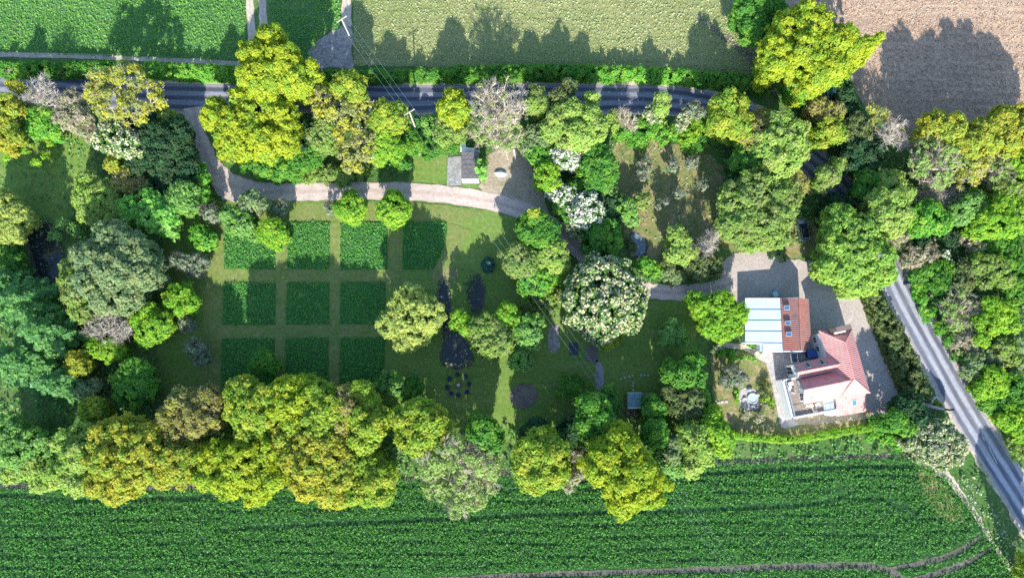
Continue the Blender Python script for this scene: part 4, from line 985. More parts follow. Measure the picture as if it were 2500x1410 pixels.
T('bright', 7, [(1948, 220, 24), (1965, 232, 18), (1935, 210, 16)], 'bright green tree at the foot of the huge yellow oak')
T('blue_dark', 7, [(2000, 225, 26), (2020, 210, 22)], 'dark bluish tree in the shade of the huge yellow oak')
T('dark', 6, [(2062, 225, 30), (2075, 260, 24), (2050, 250, 22)], 'dark green tree on the edge of the ploughed field')
T('oak_bronze', 9, [(2000, 262, 26), (2040, 268, 24), (2020, 290, 22)], 'olive bronze oak beyond the lane bend', name='oak_tree')
T('oak_lime', 9, [(2030, 315, 32), (2005, 335, 26), (2050, 325, 22)], 'yellow olive oak right above the lane bend', name='oak_tree')
T('olive', 7, [(2096, 306, 34), (2080, 325, 24), (2110, 330, 22)], 'thin pale green tree between lane bend and ploughed field')
T('oak_sparse', 8, [(2150, 275, 22), (2130, 265, 18), (2145, 300, 20)], 'thin yellowish tree at the ploughed field margin', name='oak_tree')
T('bare_grey', 8, [(2180, 315, 34), (2160, 335, 26), (2200, 340, 22)], 'leafless grey tree at the corner of the ploughed field', name='bare_tree')
T('olive_lime', 9, [(2045, 402, 18), (2025, 425, 26), (2012, 445, 20)], 'narrow two toned tree standing over the bending lane')
T('dark', 7, [(2100, 365, 34), (2080, 390, 28), (2125, 390, 30), (2140, 360, 24)], 'dark green tree on the outer side of the lane bend')
T('oak_golden', 13, [(2290, 305, 34), (2330, 312, 34), (2400, 325, 38), (2420, 355, 24), (2375, 350, 34)], 'golden yellow oak on the south edge of the ploughed field', name='oak_tree')
T('bare_leafy', 11, [(2270, 370, 40), (2320, 365, 44), (2350, 400, 44), (2290, 415, 42), (2250, 400, 30)], 'wide half leafless tan tree south of the golden oak', name='bare_tree')
T('oak_sparse', 10, [(2390, 400, 34), (2365, 430, 32), (2410, 385, 26)], 'thin yellow tree between golden oak and pale twiggy one', name='oak_tree')
T('oak_golden', 13, [(2450, 295, 34), (2490, 320, 38), (2485, 280, 28), (2470, 350, 30)], 'golden olive oak in the far corner by the ploughed field', name='oak_tree')
T('bare_leafy', 9, [(2430, 410, 34), (2450, 440, 26)], 'small half leafless tree beside the corner oak', name='bare_tree')
T('lime', 9, [(2472, 385, 30), (2490, 410, 28)], 'lime green tree below the corner oak')
T('olive_lime', 9, [(2474, 450, 36), (2495, 475, 30), (2455, 470, 24)], 'broad dull lime tree at the frame edge below the corner oak')
T('pale_lime', 8, [(2180, 450, 38), (2205, 470, 32), (2165, 475, 28)], 'pale lime tree outside the lane bend')
T('green', 7, [(2125, 440, 30), (2110, 465, 24), (2140, 470, 22)], 'mid green tree on the lane edge opposite the two toned tree')
T('bare_grey', 6, [(2277, 460, 30), (2300, 485, 34), (2260, 485, 26), (2330, 470, 26)], 'leafless brown thicket tree south of the wide tan one', name='bare_tree')
T('sycamore', 11.5, [(2060, 560, 44), (2110, 570, 46), (2044, 602, 32), (2090, 625, 52), (2150, 625, 40), (2045, 655, 34), (2110, 675, 46), (2160, 665, 30), (2085, 700, 26), (2024, 648, 22), (2048, 525, 30)], 'big fresh green tree between parked car and lane', name='deciduous_tree', base=(2080, 620))
T('pale_lime', 11, [(2150, 490, 28), (2190, 490, 30), (2200, 520, 30), (2160, 530, 32), (2180, 555, 24)], 'pale yellow lime tree behind the big bright green one')
T('dark', 6, [(2045, 495, 28), (2065, 505, 24), (2025, 520, 22)], 'dark green tree between parked car and bending lane')
T('bright', 8, [(2270, 530, 38), (2295, 540, 30), (2250, 550, 28), (2270, 510, 28)], 'large fresh green tree east of the lane, north of the white bush')
T('mint', 8, [(2367, 500, 32), (2345, 520, 28), (2385, 485, 24)], 'mint green tree east of the fresh green one')
T('lime', 9, [(2430, 535, 38), (2475, 515, 38), (2405, 555, 28), (2460, 550, 30), (2495, 545, 26), (2450, 495, 28)], 'broad lime green tree at the east frame edge')
shrub('dark', 3, [(2240, 590, 30), (2320, 575, 30), (2210, 600, 22)], 'dark thicket behind the white flowering bush')
T('tan_scrub', 6, [(2197, 572, 22), (2185, 590, 18)], 'tan twiggy tree on the lane edge by the big bright green one', name='scrub_tree')
T('tan_scrub', 5, [(2235, 625, 32), (2265, 615, 26), (2215, 640, 20)], 'tan twiggy thicket west of the white flowering bush', name='scrub_tree')
T('hawthorn', 4, [(2308, 624, 12), (2318, 632, 9)], 'small isolated white flowering bush in the eastern thicket', name='blossom_tree')
shrub('green', 3.5, [(2270, 663, 30), (2300, 690, 28), (2240, 670, 22), (2320, 660, 24)], 'green thicket south of the white flowering bush')
T('tan_scrub', 5, [(2365, 585, 22), (2385, 600, 20)], 'little tan twiggy tree under the mint green one', name='scrub_tree')
shrub('green', 3, [(2430, 590, 36), (2470, 600, 30), (2400, 620, 26)], 'mid green scrub below the broad lime tree')
T('olive_lime', 7, [(2428, 655, 36), (2395, 650, 32), (2450, 680, 28), (2410, 685, 26)], 'speckled olive lime tree in the eastern thicket')
T('olive', 6, [(2365, 660, 28), (2355, 690, 24)], 'dull olive tree between white bush and speckled tree')
T('bare_leafy', 6, [(2345, 730, 36), (2330, 760, 32), (2370, 760, 26), (2350, 790, 30)], 'wide tan half leafless tree beside the straight lane', name='bare_tree')
T('tan_scrub', 5, [(2370, 825, 30), (2345, 840, 26), (2385, 850, 24)], 'tan brown thicket tree below the wide half leafless one', name='scrub_tree')
shrub('bright', 3, [(2250, 735, 20), (2270, 765, 20), (2240, 705, 18)], 'bright green bushes on the lane edge opposite the clipped yard hedge')
shrub('green', 3, [(2300, 800, 20), (2320, 830, 20), (2340, 865, 20)], 'green bushes on the lane edge below the bright ones')
T('lime', 8, [(2440, 765, 36), (2410, 790, 30), (2465, 790, 26), (2425, 745, 24), (2400, 830, 20)], 'bright lime tree in the middle of the eastern thicket')
T('green', 5, [(2482, 640, 34), (2490, 690, 30), (2475, 720, 24)], 'mid green tree at the east frame edge below the speckled tree')
T('olive_lime', 6, [(2455, 850, 28), (2470, 870, 22)], 'soft lime tree below the bright lime one')
shrub('grey_green', 4, [(2385, 885, 28), (2410, 870, 24), (2370, 905, 22)], 'grey green scrub with pale flowers beside the lane')
T('hawthorn_cream', 4.5, [(2432, 872, 14), (2445, 885, 14), (2420, 880, 10)], 'pale flowering bush at the lower part of the eastern thicket', name='blossom_tree')
T('lime', 7, [(2424, 922, 32), (2405, 945, 28), (2440, 945, 24)], 'lime green tree south of the grey green scrub')
shrub('green', 3.5, [(2390, 950, 22), (2420, 985, 30), (2450, 990, 28), (2440, 965, 24)], 'leafy green bush by the lane, opposite the dead trunk')
T('green', 6, [(2475, 940, 28), (2490, 970, 28)], 'green tree at the east frame edge above the last lime bushes')
T('lime', 6, [(2480, 1015, 30), (2455, 1025, 24), (2490, 1050, 26)], 'lime bush tree above the lane at the east frame edge')
shrub('olive_lime', 3, [(2478, 1085, 22), (2490, 1110, 20)], 'last lime bush of the lane edge above the road shade')
shrub('grey_green', 3, [(2485, 840, 24), (2490, 900, 24)], 'grey green shrubs at the frame edge of the eastern thicket')
T('oak_golden', 13, [(2560, 330, 44), (2590, 370, 40), (2545, 370, 30)], 'golden oak just outside the frame by the ploughed field', name='oak_tree')
T('oak_lime', 12, [(2575, 1430, 40), (2560, 1395, 34), (2600, 1400, 34)], 'lime oak just outside the frame at the lower end of the lane')
# --- middle: round the flowering chestnut
T('chestnut', 11, [(1470, 690, 62, 10.6), (1432, 735, 56, 10.2), (1520, 730, 56, 10.4), (1475, 745, 62, 11), (1470, 790, 44, 9.0), (1530, 775, 36, 8.6), (1425, 775, 36, 8.6), (1455, 655, 34, 8.4), (1500, 655, 30, 8.4), (1555, 735, 28, 8)], 'great round chestnut covered in white blossom beside the driveway', name='blossom_tree')
T('oak_lime', 5, [(1480, 828, 26), (1505, 820, 18)], 'low green skirt tree at the foot of the flowering chestnut')
T('green', 9, [(1310, 540, 30), (1292, 565, 32), (1330, 570, 34), (1345, 550, 20), (1275, 545, 18)], 'upright mid green tree inside the driveway curve')
T('oak_lime', 9.4, [(1302, 522, 15), (1312, 535, 12)], 'small yellowish tree top rising from the upright green tree')
T('olive_lime', 8, [(1262, 622, 34), (1285, 640, 34), (1255, 650, 24)], 'dull lime green tree below the upright green one')
T('pale_lime', 8, [(1350, 615, 34), (1365, 640, 28), (1330, 640, 32), (1340, 600, 20)], 'pale lime tree tight against the driveway and flowering chestnut')
T('bright', 7, [(1320, 685, 32), (1345, 670, 24), (1290, 685, 24), (1285, 700, 20)], 'bright green tree west of the flowering chestnut')
shrub('olive_lime', 2.2, [(1345, 725, 26), (1320, 740, 24), (1295, 740, 26), (1350, 755, 18)], 'faded lime scrub between bright tree and pond trees')
T('lime', 7, [(1122, 775, 22), (1140, 795, 24), (1110, 790, 14)], 'lime yellow tree tip over the pond')
T('olive_lime', 9, [(1185, 800, 36), (1215, 830, 38), (1190, 840, 32), (1165, 815, 24)], 'wide soft lime tree east of the bottle shaped pond')
T('lime', 8, [(1240, 765, 28), (1225, 780, 24), (1255, 785, 20)], 'round lime tree adjoining the wide soft one')
T('mint', 8, [(1292, 800, 30), (1300, 825, 26), (1278, 820, 24), (1310, 785, 18)], 'soft mint tree beside the grey vegetable bed')
T('mint', 6, [(1268, 875, 26), (1285, 885, 18), (1255, 885, 16), (1270, 855, 20)], 'pale mint tree south of the soft mint tree')
conifer('blue_dark', 2.6, 1193, 646, 15, 'small dark spiky blue conifer near the little pool', levels=8, per=9)
T('willow', 9.6, [(1005, 765, 56), (1040, 765, 40), (965, 785, 40), (1010, 815, 36), (1000, 725, 32), (1050, 790, 28), (985, 840, 20), (1060, 775, 20)], 'pale yellow rounded willow beside the pond', name='willow_tree')
for px, py, r, lb in ((855, 505, 42, 'round bright lime tree on the driveway verge, western one'), (960, 508, 46, 'round bright lime tree on the driveway verge, eastern one')):
    T('lime', 7.5, [(px, py, r * 0.75, 7.5), (px - r * 0.4, py + 5, r * 0.55, 6.4), (px + r * 0.4, py + 2, r * 0.55, 6.4), (px, py + r * 0.45, r * 0.55, 6.2), (px, py - r * 0.5, r * 0.5, 6.2)], lb, group='round lime trees by the grass plots')
T('lime', 6.5, [(662, 560, 28), (645, 570, 20), (680, 570, 20), (665, 590, 18)], 'round bright lime tree at the corner of the first grass plot', group='round lime trees by the grass plots')
T('grey_green', 5.5, [(612, 492, 28), (640, 500, 20), (600, 515, 18)], 'grey green airy tree where driveway meets the garden')
T('mint', 6, [(563, 525, 28), (590, 545, 28), (575, 550, 24), (608, 568, 18)], 'mint green tree over the first grass plot')
T('apple', 4.5, [(680, 510, 18), (690, 495, 14)], 'thin grey green tree between airy tree and western lime', name='fruit_tree')
T('apple', 4.5, [(812, 510, 15), (800, 500, 12)], 'faint thin tree tucked beside the western round lime', name='fruit_tree')
T('apple', 5, [(510, 515, 20), (495, 510, 14), (522, 530, 14)], 'thin grey twig tree at the north west corner of the plots', name='fruit_tree')
T('bright', 5, [(485, 570, 24), (505, 585, 22), (490, 595, 18)], 'spiky lime tree west of the first grass plot')
T('apple', 5, [(455, 640, 26), (430, 632, 18), (485, 640, 22), (470, 660, 18)], 'spreading grey green fruit tree west of the plots', name='fruit_tree')
T('lime', 7, [(436, 718, 28), (420, 735, 24), (455, 738, 24), (440, 750, 20)], 'bright lime tree standing alone west of the middle plot row')
T('lime', 8, [(352, 765, 32), (378, 795, 36), (358, 815, 30), (340, 780, 24), (395, 800, 20)], 'bright lime tree beside the leafless silver tree')
T('apple', 4, [(453, 792, 18), (445, 785, 12)], 'leafless tan little tree south of the lone lime', name='fruit_tree')
T('apple', 5, [(478, 850, 24), (490, 875, 20), (465, 840, 16)], 'dim grey green little tree beside the last plot row', name='fruit_tree')
T('green', 7, [(640, 882, 30), (658, 895, 20), (625, 895, 20)], 'small round green tree over the shaded last grass plot')
# --- western mass
T('grey_green', 14, [(270, 580, 44), (320, 610, 44), (225, 630, 42), (270, 660, 52), (335, 670, 40), (215, 685, 38), (290, 720, 44), (250, 735, 30), (345, 630, 26), (195, 620, 24)], 'massive grey green tree, the largest crown of the western garden')
T('olive_lime', 10, [(170, 680, 28), (180, 720, 30), (200, 755, 30), (165, 650, 18)], 'lime rim tree along the west of the massive grey green crown')
T('bare_grey', 9, [(260, 795, 48), (235, 790, 34), (290, 805, 32)], 'silver grey leafless tree south of the massive grey green crown', name='bare_tree')
T('lime', 6, [(228, 845, 26), (262, 855, 28), (290, 858, 20)], 'flat lime tree below the silver leafless tree')
T('oak_golden', 7, [(185, 880, 26), (198, 898, 20), (178, 900, 16)], 'small golden bush tree between conifer and flat lime tree', name='oak_tree')
T('green', 8.5, [(326, 912, 38), (318, 950, 42), (345, 945, 30), (300, 925, 26)], 'upright mid green tree north of the golden oaks')
conifer('cedar', 17, 75, 745, 82, 'blue green conifer with layered sprays, biggest at the west edge', levels=14, per=9)
conifer('cedar', 14, 135, 815, 66, 'blue green conifer leaning beside the silver leafless tree', levels=12, per=8)
conifer('cedar', 12, 60, 880, 74, 'darker blue green conifer south of the biggest one', levels=11, per=8)
conifer('cedar', 12, 155, 935, 46, 'slim blue green conifer next to the small golden bush', levels=11, per=8)
conifer('cedar', 9, 30, 690, 48, 'shorter blue green conifer near the woodland pool', levels=9, per=8)
T('grey_green', 6, [(203, 952, 24), (225, 945, 20), (215, 970, 18)], 'grey mint small tree between slim conifer and upright green tree')
T('oak_lime', 8, [(222, 995, 26), (210, 1010, 18), (240, 1005, 18)], 'lime small tree above the golden oaks')
T('mint', 8, [(20, 1050, 36), (75, 1080, 36), (40, 1105, 40), (95, 1100, 26), (10, 1100, 30)], 'mint green tree group crown at the south west frame edge')
T('pale_lime', 7, [(70, 1140, 30), (110, 1150, 28), (100, 1180, 24), (30, 1150, 26)], 'low pale lime tree on the field edge by the frame')
# --- southern row
T('pale_lime', 12, [(160, 1080, 34), (185, 1115, 40), (150, 1150, 34), (185, 1175, 34), (200, 1060, 26)], 'pale olive lime tree at the west end of the southern row')
T('oak_golden', 14, [(250, 1070, 38), (300, 1060, 42), (330, 1100, 46), (262, 1125, 46), (305, 1160, 48), (245, 1180, 32), (275, 1205, 28), (345, 1145, 34), (360, 1065, 34)], 'great golden oak in the southern row', name='oak_tree', group='oaks of the southern row')
T('oak_bronze', 12, [(445, 980, 38), (500, 985, 40), (470, 1030, 42), (520, 1025, 26), (410, 1020, 32), (430, 1060, 34)], 'bronze brown oak with visible twigs in the southern row', name='oak_tree', group='oaks of the southern row')
T('oak_golden', 12, [(415, 1125, 38), (455, 1115, 38), (440, 1150, 32), (395, 1165, 26)], 'golden lime oak between great golden and pale yellow crowns', name='oak_tree', group='oaks of the southern row')
T('oak_lime', 13.5, [(590, 955, 40), (600, 1005, 44), (645, 975, 38), (570, 1000, 26), (640, 1025, 36), (600, 1050, 32)], 'bright green oak beside the bronze one', name='oak_tree', group='oaks of the southern row')
T('oak_yellow', 13.5, [(700, 950, 36), (740, 945, 32), (690, 995, 38), (730, 985, 32), (715, 1030, 34)], 'yellow flecked oak reaching furthest into the shaded plots', name='oak_tree', group='oaks of the southern row')
T('oak_lime', 13.5, [(775, 965, 36), (800, 1000, 38), (765, 1010, 34), (790, 1040, 34), (880, 960, 30), (900, 985, 26)], 'green lime oak in the middle of the southern row', name='oak_tree', group='oaks of the southern row')
T('oak_bronze', 13.5, [(848, 965, 26), (850, 995, 24), (835, 1030, 30)], 'orange tinted oak top between two green lime crowns', name='oak_tree', group='oaks of the southern row')
T('oak_lime', 14, [(870, 1025, 36), (905, 1045, 34), (890, 1070, 34), (925, 1020, 26)], 'yellow green oak west of the rounded lime crown', name='oak_tree', group='oaks of the southern row')
T('oak_yellow', 13, [(525, 1125, 48), (590, 1130, 52), (645, 1110, 46), (555, 1175, 40), (620, 1185, 40), (660, 1160, 36), (620, 1215, 22), (500, 1165, 30)], 'broad pale yellow oak at the field edge', name='oak_tree', group='oaks of the southern row')
T('oak_golden', 13.5, [(755, 1080, 44), (805, 1100, 48), (755, 1140, 48), (820, 1160, 48), (800, 1205, 32), (715, 1120, 38), (745, 1190, 32), (830, 1220, 20), (690, 1075, 34)], 'broad golden oak bulging into the cereal field', name='oak_tree', group='oaks of the southern row')
T('oak_lime', 12.5, [(890, 1130, 42), (925, 1165, 40), (895, 1195, 38), (930, 1205, 28), (860, 1210, 24)], 'lime oak at the east flank of the broad golden one', name='oak_tree', group='oaks of the southern row')
T('oak_lime', 14.5, [(995, 1025, 40), (1045, 1025, 40), (1015, 1065, 44), (1065, 1050, 32), (1088, 1045, 20), (1020, 1000, 28)], 'rounded green lime tree south of the fire pit', base=(1030, 1050))
T('green', 14, [(1180, 1050, 34), (1200, 1075, 30), (1165, 1035, 24)], 'grey green tree behind the pale leafless crowns')
T('bare_leafy', 14, [(1100, 1100, 42), (1160, 1100, 46), (1050, 1125, 40), (1185, 1135, 36), (1130, 1140, 40)], 'pale nearly leafless tree in the southern row, northern crown', name='bare_tree')
T('bare_leafy', 10.5, [(1130, 1185, 46), (1185, 1165, 38), (1115, 1235, 32), (1065, 1180, 36), (1160, 1210, 32)], 'pale nearly leafless tree hanging over the cereal field', name='bare_tree')
T('mint', 6, [(952, 930, 28), (935, 940, 20), (970, 950, 20)], 'grey mint tree between the last plots and fire pit')
T('green', 5, [(1010, 945, 26), (990, 960, 22)], 'dim green tree in the shade near the fire pit')
T('oak_lime', 16, [(1300, 1105, 40), (1345, 1110, 40), (1310, 1155, 46), (1350, 1150, 38), (1342, 1065, 18), (1280, 1130, 30), (1320, 1080, 34)], 'rounded yellow lime tree with clumped leaves alone at the field edge')
T('dark', 9, [(1312, 1045, 26), (1290, 1060, 22)], 'dark tree behind the rounded clumped lime tree')
T('dark', 9, [(1388, 1055, 28), (1375, 1080, 24), (1400, 1035, 22)], 'dark tree between clumped lime tree and the two toned one')
T('tan_scrub', 8, [(1415, 1115, 22), (1395, 1165, 22), (1420, 1150, 20), (1385, 1185, 16)], 'pinkish tan twiggy tree between two field edge crowns', name='scrub_tree')
T('green', 15, [(1440, 995, 32), (1468, 1025, 34), (1432, 1040, 28), (1460, 985, 22)], 'two toned green tree at the north of the big yellow oak')
T('oak_yellow', 18, [(1507, 1070, 38), (1490, 1130, 48), (1530, 1180, 52), (1560, 1145, 42), (1580, 1200, 40), (1520, 1230, 32), (1460, 1145, 34), (1600, 1175, 24), (1550, 1215, 30), (1540, 1100, 30), (1475, 1095, 30), (1628, 1183, 10)], 'big bright yellow oak overhanging the cereal field', name='oak_tree')
shrub('green', 4, [(1395, 945, 30), (1375, 955, 22), (1415, 955, 20)], 'deep green round bush below the vegetable beds')
T('green', 6, [(1490, 965, 22), (1496, 990, 22)], 'egg shaped green tree west of the green roofed hut')
T('green', 10, [(1602, 1045, 28), (1605, 1075, 26), (1590, 1060, 20), (1600, 1000, 26), (1590, 980, 18)], 'soft green tree south of the green roofed hut')
T('grey_green', 9, [(1652, 1088, 24), (1640, 1115, 24)], 'whitish green tree between soft green and feathery lime ones')
T('mint', 8, [(1634, 1130, 26), (1650, 1145, 22), (1610, 1115, 18)], 'mint tree right at the cereal field edge')
T('pale_lime', 11, [(1698, 1075, 34), (1708, 1110, 34), (1690, 1140, 24), (1675, 1060, 24)], 'feathery pale lime tree beside the clipped hedge end')
T('lime', 10, [(1742, 1015, 24), (1755, 1060, 30), (1765, 1095, 24), (1735, 1045, 22), (1775, 1075, 18)], 'bright lime tree at the west end of the clipped hedge')
T('olive', 9, [(1645, 965, 28), (1685, 980, 32), (1700, 1000, 22), (1660, 1000, 24)], 'olive yellow twiggy tree beside the green roofed hut')
T('green', 9, [(1640, 908, 28), (1690, 888, 30), (1670, 915, 32), (1702, 925, 26), (1650, 930, 22)], 'bright mid green tree north of the green roofed hut')
T('bright', 7, [(1705, 955, 22), (1715, 980, 22), (1700, 965, 18)], 'bright green tree between olive tree and house lawn')
T('mint', 4.5, [(1645, 812, 32), (1630, 825, 22), (1662, 825, 20)], 'rounded grey mint bush tree beside the lime tree at the barn')
T('lime', 8, [(1720, 750, 32), (1765, 742, 34), (1778, 785, 36), (1740, 790, 30), (1800, 765, 28), (1700, 732, 22), (1765, 815, 20)], 'yellow lime round tree against the metal barn roof')
# --- driveway / orchard south side
T('pale_lime', 7, [(1655, 582, 28), (1672, 615, 28), (1645, 620, 18), (1660, 560, 16)], 'pale lime tree between crescent pond and driveway', base=(1660, 612))
T('bare_grey', 6, [(1728, 592, 26), (1715, 610, 22), (1740, 575, 16)], 'silver leafless twiggy tree by the gravel yard', name='bare_tree')
T('olive', 5, [(1690, 645, 30), (1728, 645, 34), (1748, 660, 18), (1710, 665, 22)], 'olive grey bushy tree at the driveway end by the yard')
shrub('bright', 2.6, [(1578, 648, 22), (1600, 658, 20), (1560, 640, 16)], 'bright green shrub at the driveway edge by the chestnut')
shrub('grey_green', 2.6, [(1632, 665, 22), (1655, 672, 18)], 'grey green shrub on the driveway edge near the olive bush')
shrub('olive', 1.4, [(1545, 600, 12), (1538, 590, 9)], 'little olive rush clump inside the crescent pond')
shrub('dark', 1.6, [(1885, 622, 14), (1905, 628, 12), (1920, 632, 9)], 'low green plants along the yard edge near the white chairs')
# --- house surroundings
T('apple', 4.2, [(1790, 915, 26), (1775, 930, 20), (1812, 925, 18)], 'sparse tan twiggy tree in the house lawn', name='fruit_tree')
shrub('olive', 1.6, [(1872, 945, 16), (1862, 958, 12)], 'olive shrub between stone terrace and patio')
shrub('tan_scrub', 1.2, [(1868, 1000, 18), (1850, 1015, 18), (1885, 1008, 12), (1825, 1012, 14)], 'tan ornamental grass clumps south of the stone terrace', cat='grass clump')
shrub('lime', 1.0, [(1868, 978, 12), (1880, 985, 9)], 'bright green plants at the east of the stone terrace')
shrub('bright', 0.9, [(1800, 958, 9), (1796, 975, 9)], 'small green plant at the west rim of the stone terrace')
shrub('bright', 1.0, [(1762, 862, 12), (1785, 868, 14), (1805, 872, 10)], 'leafy flower border south of the curved garden path', cat='flower bed')
shrub('mint', 1.0, [(1835, 878, 11), (1822, 872, 8)], 'mint green plant at the patio end of the flower border', cat='flower bed')
shrub('hawthorn_cream', 1.2, [(1752, 848, 10), (1745, 856, 8)], 'whitish flowering shrub at the west end of the garden path')
shrub('bright', 0.8, [(1845, 842, 8), (1832, 840, 7)], 'small green strip of plants against the barn extension')
# --- by the lane, south east
T('green', 8, [(2190, 1025, 26), (2160, 1035, 22), (2210, 1040, 22)], 'green tree at the south east corner of the gravel yard')
shrub('bright', 2, [(2160, 1062, 22), (2195, 1075, 24), (2130, 1065, 16)], 'fresh lime scrub between clipped hedge and cream hawthorn')
T('dark', 8, [(2225, 985, 26), (2205, 1000, 20), (2245, 1015, 20)], 'dark green tree just west of the dead trunk')
T('hawthorn_cream', 6.5, [(2250, 1060, 32), (2295, 1060, 34), (2285, 1095, 40), (2335, 1085, 30), (2328, 1115, 26), (2300, 1120, 24), (2225, 1080, 18)], 'wide cream flowering hawthorn between lane and cereal field', name='blossom_tree')
shrub('oak_lime', 1.2, [(2285, 982, 8), (2292, 990, 8)], 'small yellow green tuft inside the dead trunk fork')
T('mint_big', 5, [(1175, 395, 10), (1168, 415, 9), (1182, 412, 8), (1178, 430, 8)], 'slim green bush row along the east wall of the shed')

# --- hedges
hedge('green', [(-120, 178), (0, 178), (150, 176), (280, 172)], 3.2, 2.2, 'mixed green lane hedge, western length below the young crop', group='hedges along the lane')
hedge('bright', [(370, 176), (450, 180), (530, 184), (590, 188)], 3.2, 2.2, 'bright green lane hedge between sparse oak and tall yellow oak', group='hedges along the lane')
hedge('green', [(775, 195), (860, 195), (960, 192), (1060, 190)], 2.5, 2.2, 'green lane hedge crossed by the power wires', group='hedges along the lane')
hedge('green', [(1060, 190), (1200, 186), (1330, 184), (1440, 186)], [2.6, 3.2, 3.0, 3.2], 2.6, 'dark shaded lane hedge opposite the leafless crown', group='hedges along the lane')
hedge('bright', [(1440, 187), (1540, 188), (1640, 192), (1700, 198)], 3.0, 2.4, 'sunlit bright green lane hedge before the bend', group='hedges along the lane')
hedge('green', [(1700, 198), (1770, 204), (1830, 212), (1870, 225)], [3.0, 3.4, 3.6], 2.4, 'dark end of the lane hedge at the meadow corner', group='hedges along the lane')
hedge('lime', [(1782, 1058), (1850, 1067), (1925, 1071), (1985, 1064), (2060, 1051), (2118, 1043)], 1.3, 1.7, 'neatly clipped lime green hedge south of the house', neat=True, size=0.22)
hedge('olive', [(2112, 715), (2140, 765), (2165, 815), (2190, 870), (2215, 930), (2235, 985)], [2.2, 4.0, 4.6, 5.0, 5.0, 4.0], 2.8, 'broad olive green yard hedge between house and lane', dens=1.1, size=0.3)
# ------------------------------------------------------------------ building materials
def tile_mat(name, c1, c2, c3):
    m, nt, out = new_mat(name)
    v = coords(nt); f = noise(nt, v, 5.0, 4, 0.6); g = noise(nt, v, 0.7, 4, 0.6)
    c = mixc(nt, rng_map(nt, f, 0.3, 0.7), c1, c2)
    c = mixc(nt, rng_map(nt, g, 0.5, 0.75, 0, 0.7), c, c3)
    li = noise(nt, v, 2.2, 6, 0.75)                                 # lichen and soot
    c = mixc(nt, rng_map(nt, li, 0.56, 0.68, 0, 0.55), c, (0.30, 0.27, 0.20))
    c = mixc(nt, rng_map(nt, noise(nt, v, 1.1, 5, 0.7), 0.52, 0.7, 0, 0.5), c, tuple(x * 0.55 for x in c3))
    bsdf(nt, out, c, 0.8, 0.2, normal=bump(nt, f, 0.5, 0.03)); MATS[name] = m
tile_mat('tile_red', (0.48, 0.215, 0.195), (0.58, 0.285, 0.26), (0.38, 0.19, 0.165))
tile_mat('tile_barn', (0.29, 0.125, 0.10), (0.37, 0.17, 0.14), (0.20, 0.11, 0.09))
plain_mat('render_white', (0.78, 0.77, 0.74), 0.8, 0.2, vary=0.05)
plain_mat('paint_white', (0.82, 0.82, 0.80), 0.5, 0.3, vary=0.04)
plain_mat('metal_roof', (0.44, 0.60, 0.68), 0.32, 0.5, vary=0.10, scale=0.6)  # pale blue sky reflection is painted into the base colour
plain_mat('seam_dark', (0.12, 0.14, 0.16), 0.6, 0.3)
plain_mat('zinc', (0.36, 0.41, 0.47), 0.4, 0.5, vary=0.08)
plain_mat('lead', (0.25, 0.26, 0.28), 0.6, 0.3)
plain_mat('felt', (0.135, 0.125, 0.125), 0.95, 0.1, vary=0.35, scale=2.0, bump_s=0.5)
plain_mat('copper_green', (0.22, 0.36, 0.36), 0.7, 0.3, vary=0.25, scale=1.5)
plain_mat('deck_wood', (0.30, 0.24, 0.19), 0.8, 0.2, vary=0.15, scale=1.5)
plain_mat('old_wood', (0.25, 0.19, 0.14), 0.9, 0.1, vary=0.25)
plain_mat('pale_wood', (0.55, 0.47, 0.38), 0.85, 0.15, vary=0.2)
plain_mat('brick', (0.17, 0.125, 0.105), 0.9, 0.1, vary=0.25, scale=8)
plain_mat('frame_grey', (0.30, 0.32, 0.34), 0.5, 0.4)
plain_mat('frame_white', (0.75, 0.75, 0.73), 0.5, 0.4, vary=0.04)
glass_mat('glass_dark', (0.03, 0.045, 0.06))
glass_mat('glass_blue', (0.06, 0.16, 0.38), 0.2)
plain_mat('tub_blue', (0.05, 0.13, 0.42), 0.5, 0.4, vary=0.12)
plain_mat('navy', (0.02, 0.03, 0.075), 0.6, 0.3)
plain_mat('cushion', (0.05, 0.065, 0.12), 0.9, 0.1)
plain_mat('rust', (0.22, 0.10, 0.06), 0.9, 0.2, vary=0.3)
plain_mat('ash', (0.62, 0.58, 0.54), 0.95, 0.1, vary=0.25)
plain_mat('teal_paint', (0.36, 0.56, 0.62), 0.5, 0.4)
plain_mat('wicker', (0.60, 0.57, 0.51), 0.85, 0.1, vary=0.2)
plain_mat('boat_hull', (0.55, 0.68, 0.66), 0.5, 0.4, vary=0.2)
plain_mat('stone', (0.42, 0.39, 0.36), 0.9, 0.15, vary=0.25)
plain_mat('slate', (0.05, 0.055, 0.075), 0.7, 0.3)
plain_mat('pole_wood', (0.40, 0.35, 0.29), 0.85, 0.15, vary=0.15)
plain_mat('wire', (0.20, 0.32, 0.30), 0.5, 0.4)
plain_mat('dead_wood', (0.50, 0.46, 0.42), 0.9, 0.1, vary=0.4, scale=3)
plain_mat('charred', (0.04, 0.035, 0.04), 0.9, 0.1)
plain_mat('car_paint', (0.30, 0.31, 0.33), 0.3, 0.5, 0.5, vary=0.02, coat=0.6)
plain_mat('car_black', (0.015, 0.016, 0.02), 0.4, 0.4)
plain_mat('tyre', (0.02, 0.02, 0.02), 0.9, 0.1)
plain_mat('rim_alloy', (0.5, 0.5, 0.52), 0.35, 0.5, 0.8)
plain_mat('lamp_red', (0.35, 0.01, 0.01), 0.2, 0.5)
plain_mat('lamp_clear', (0.7, 0.7, 0.7), 0.15, 0.6)

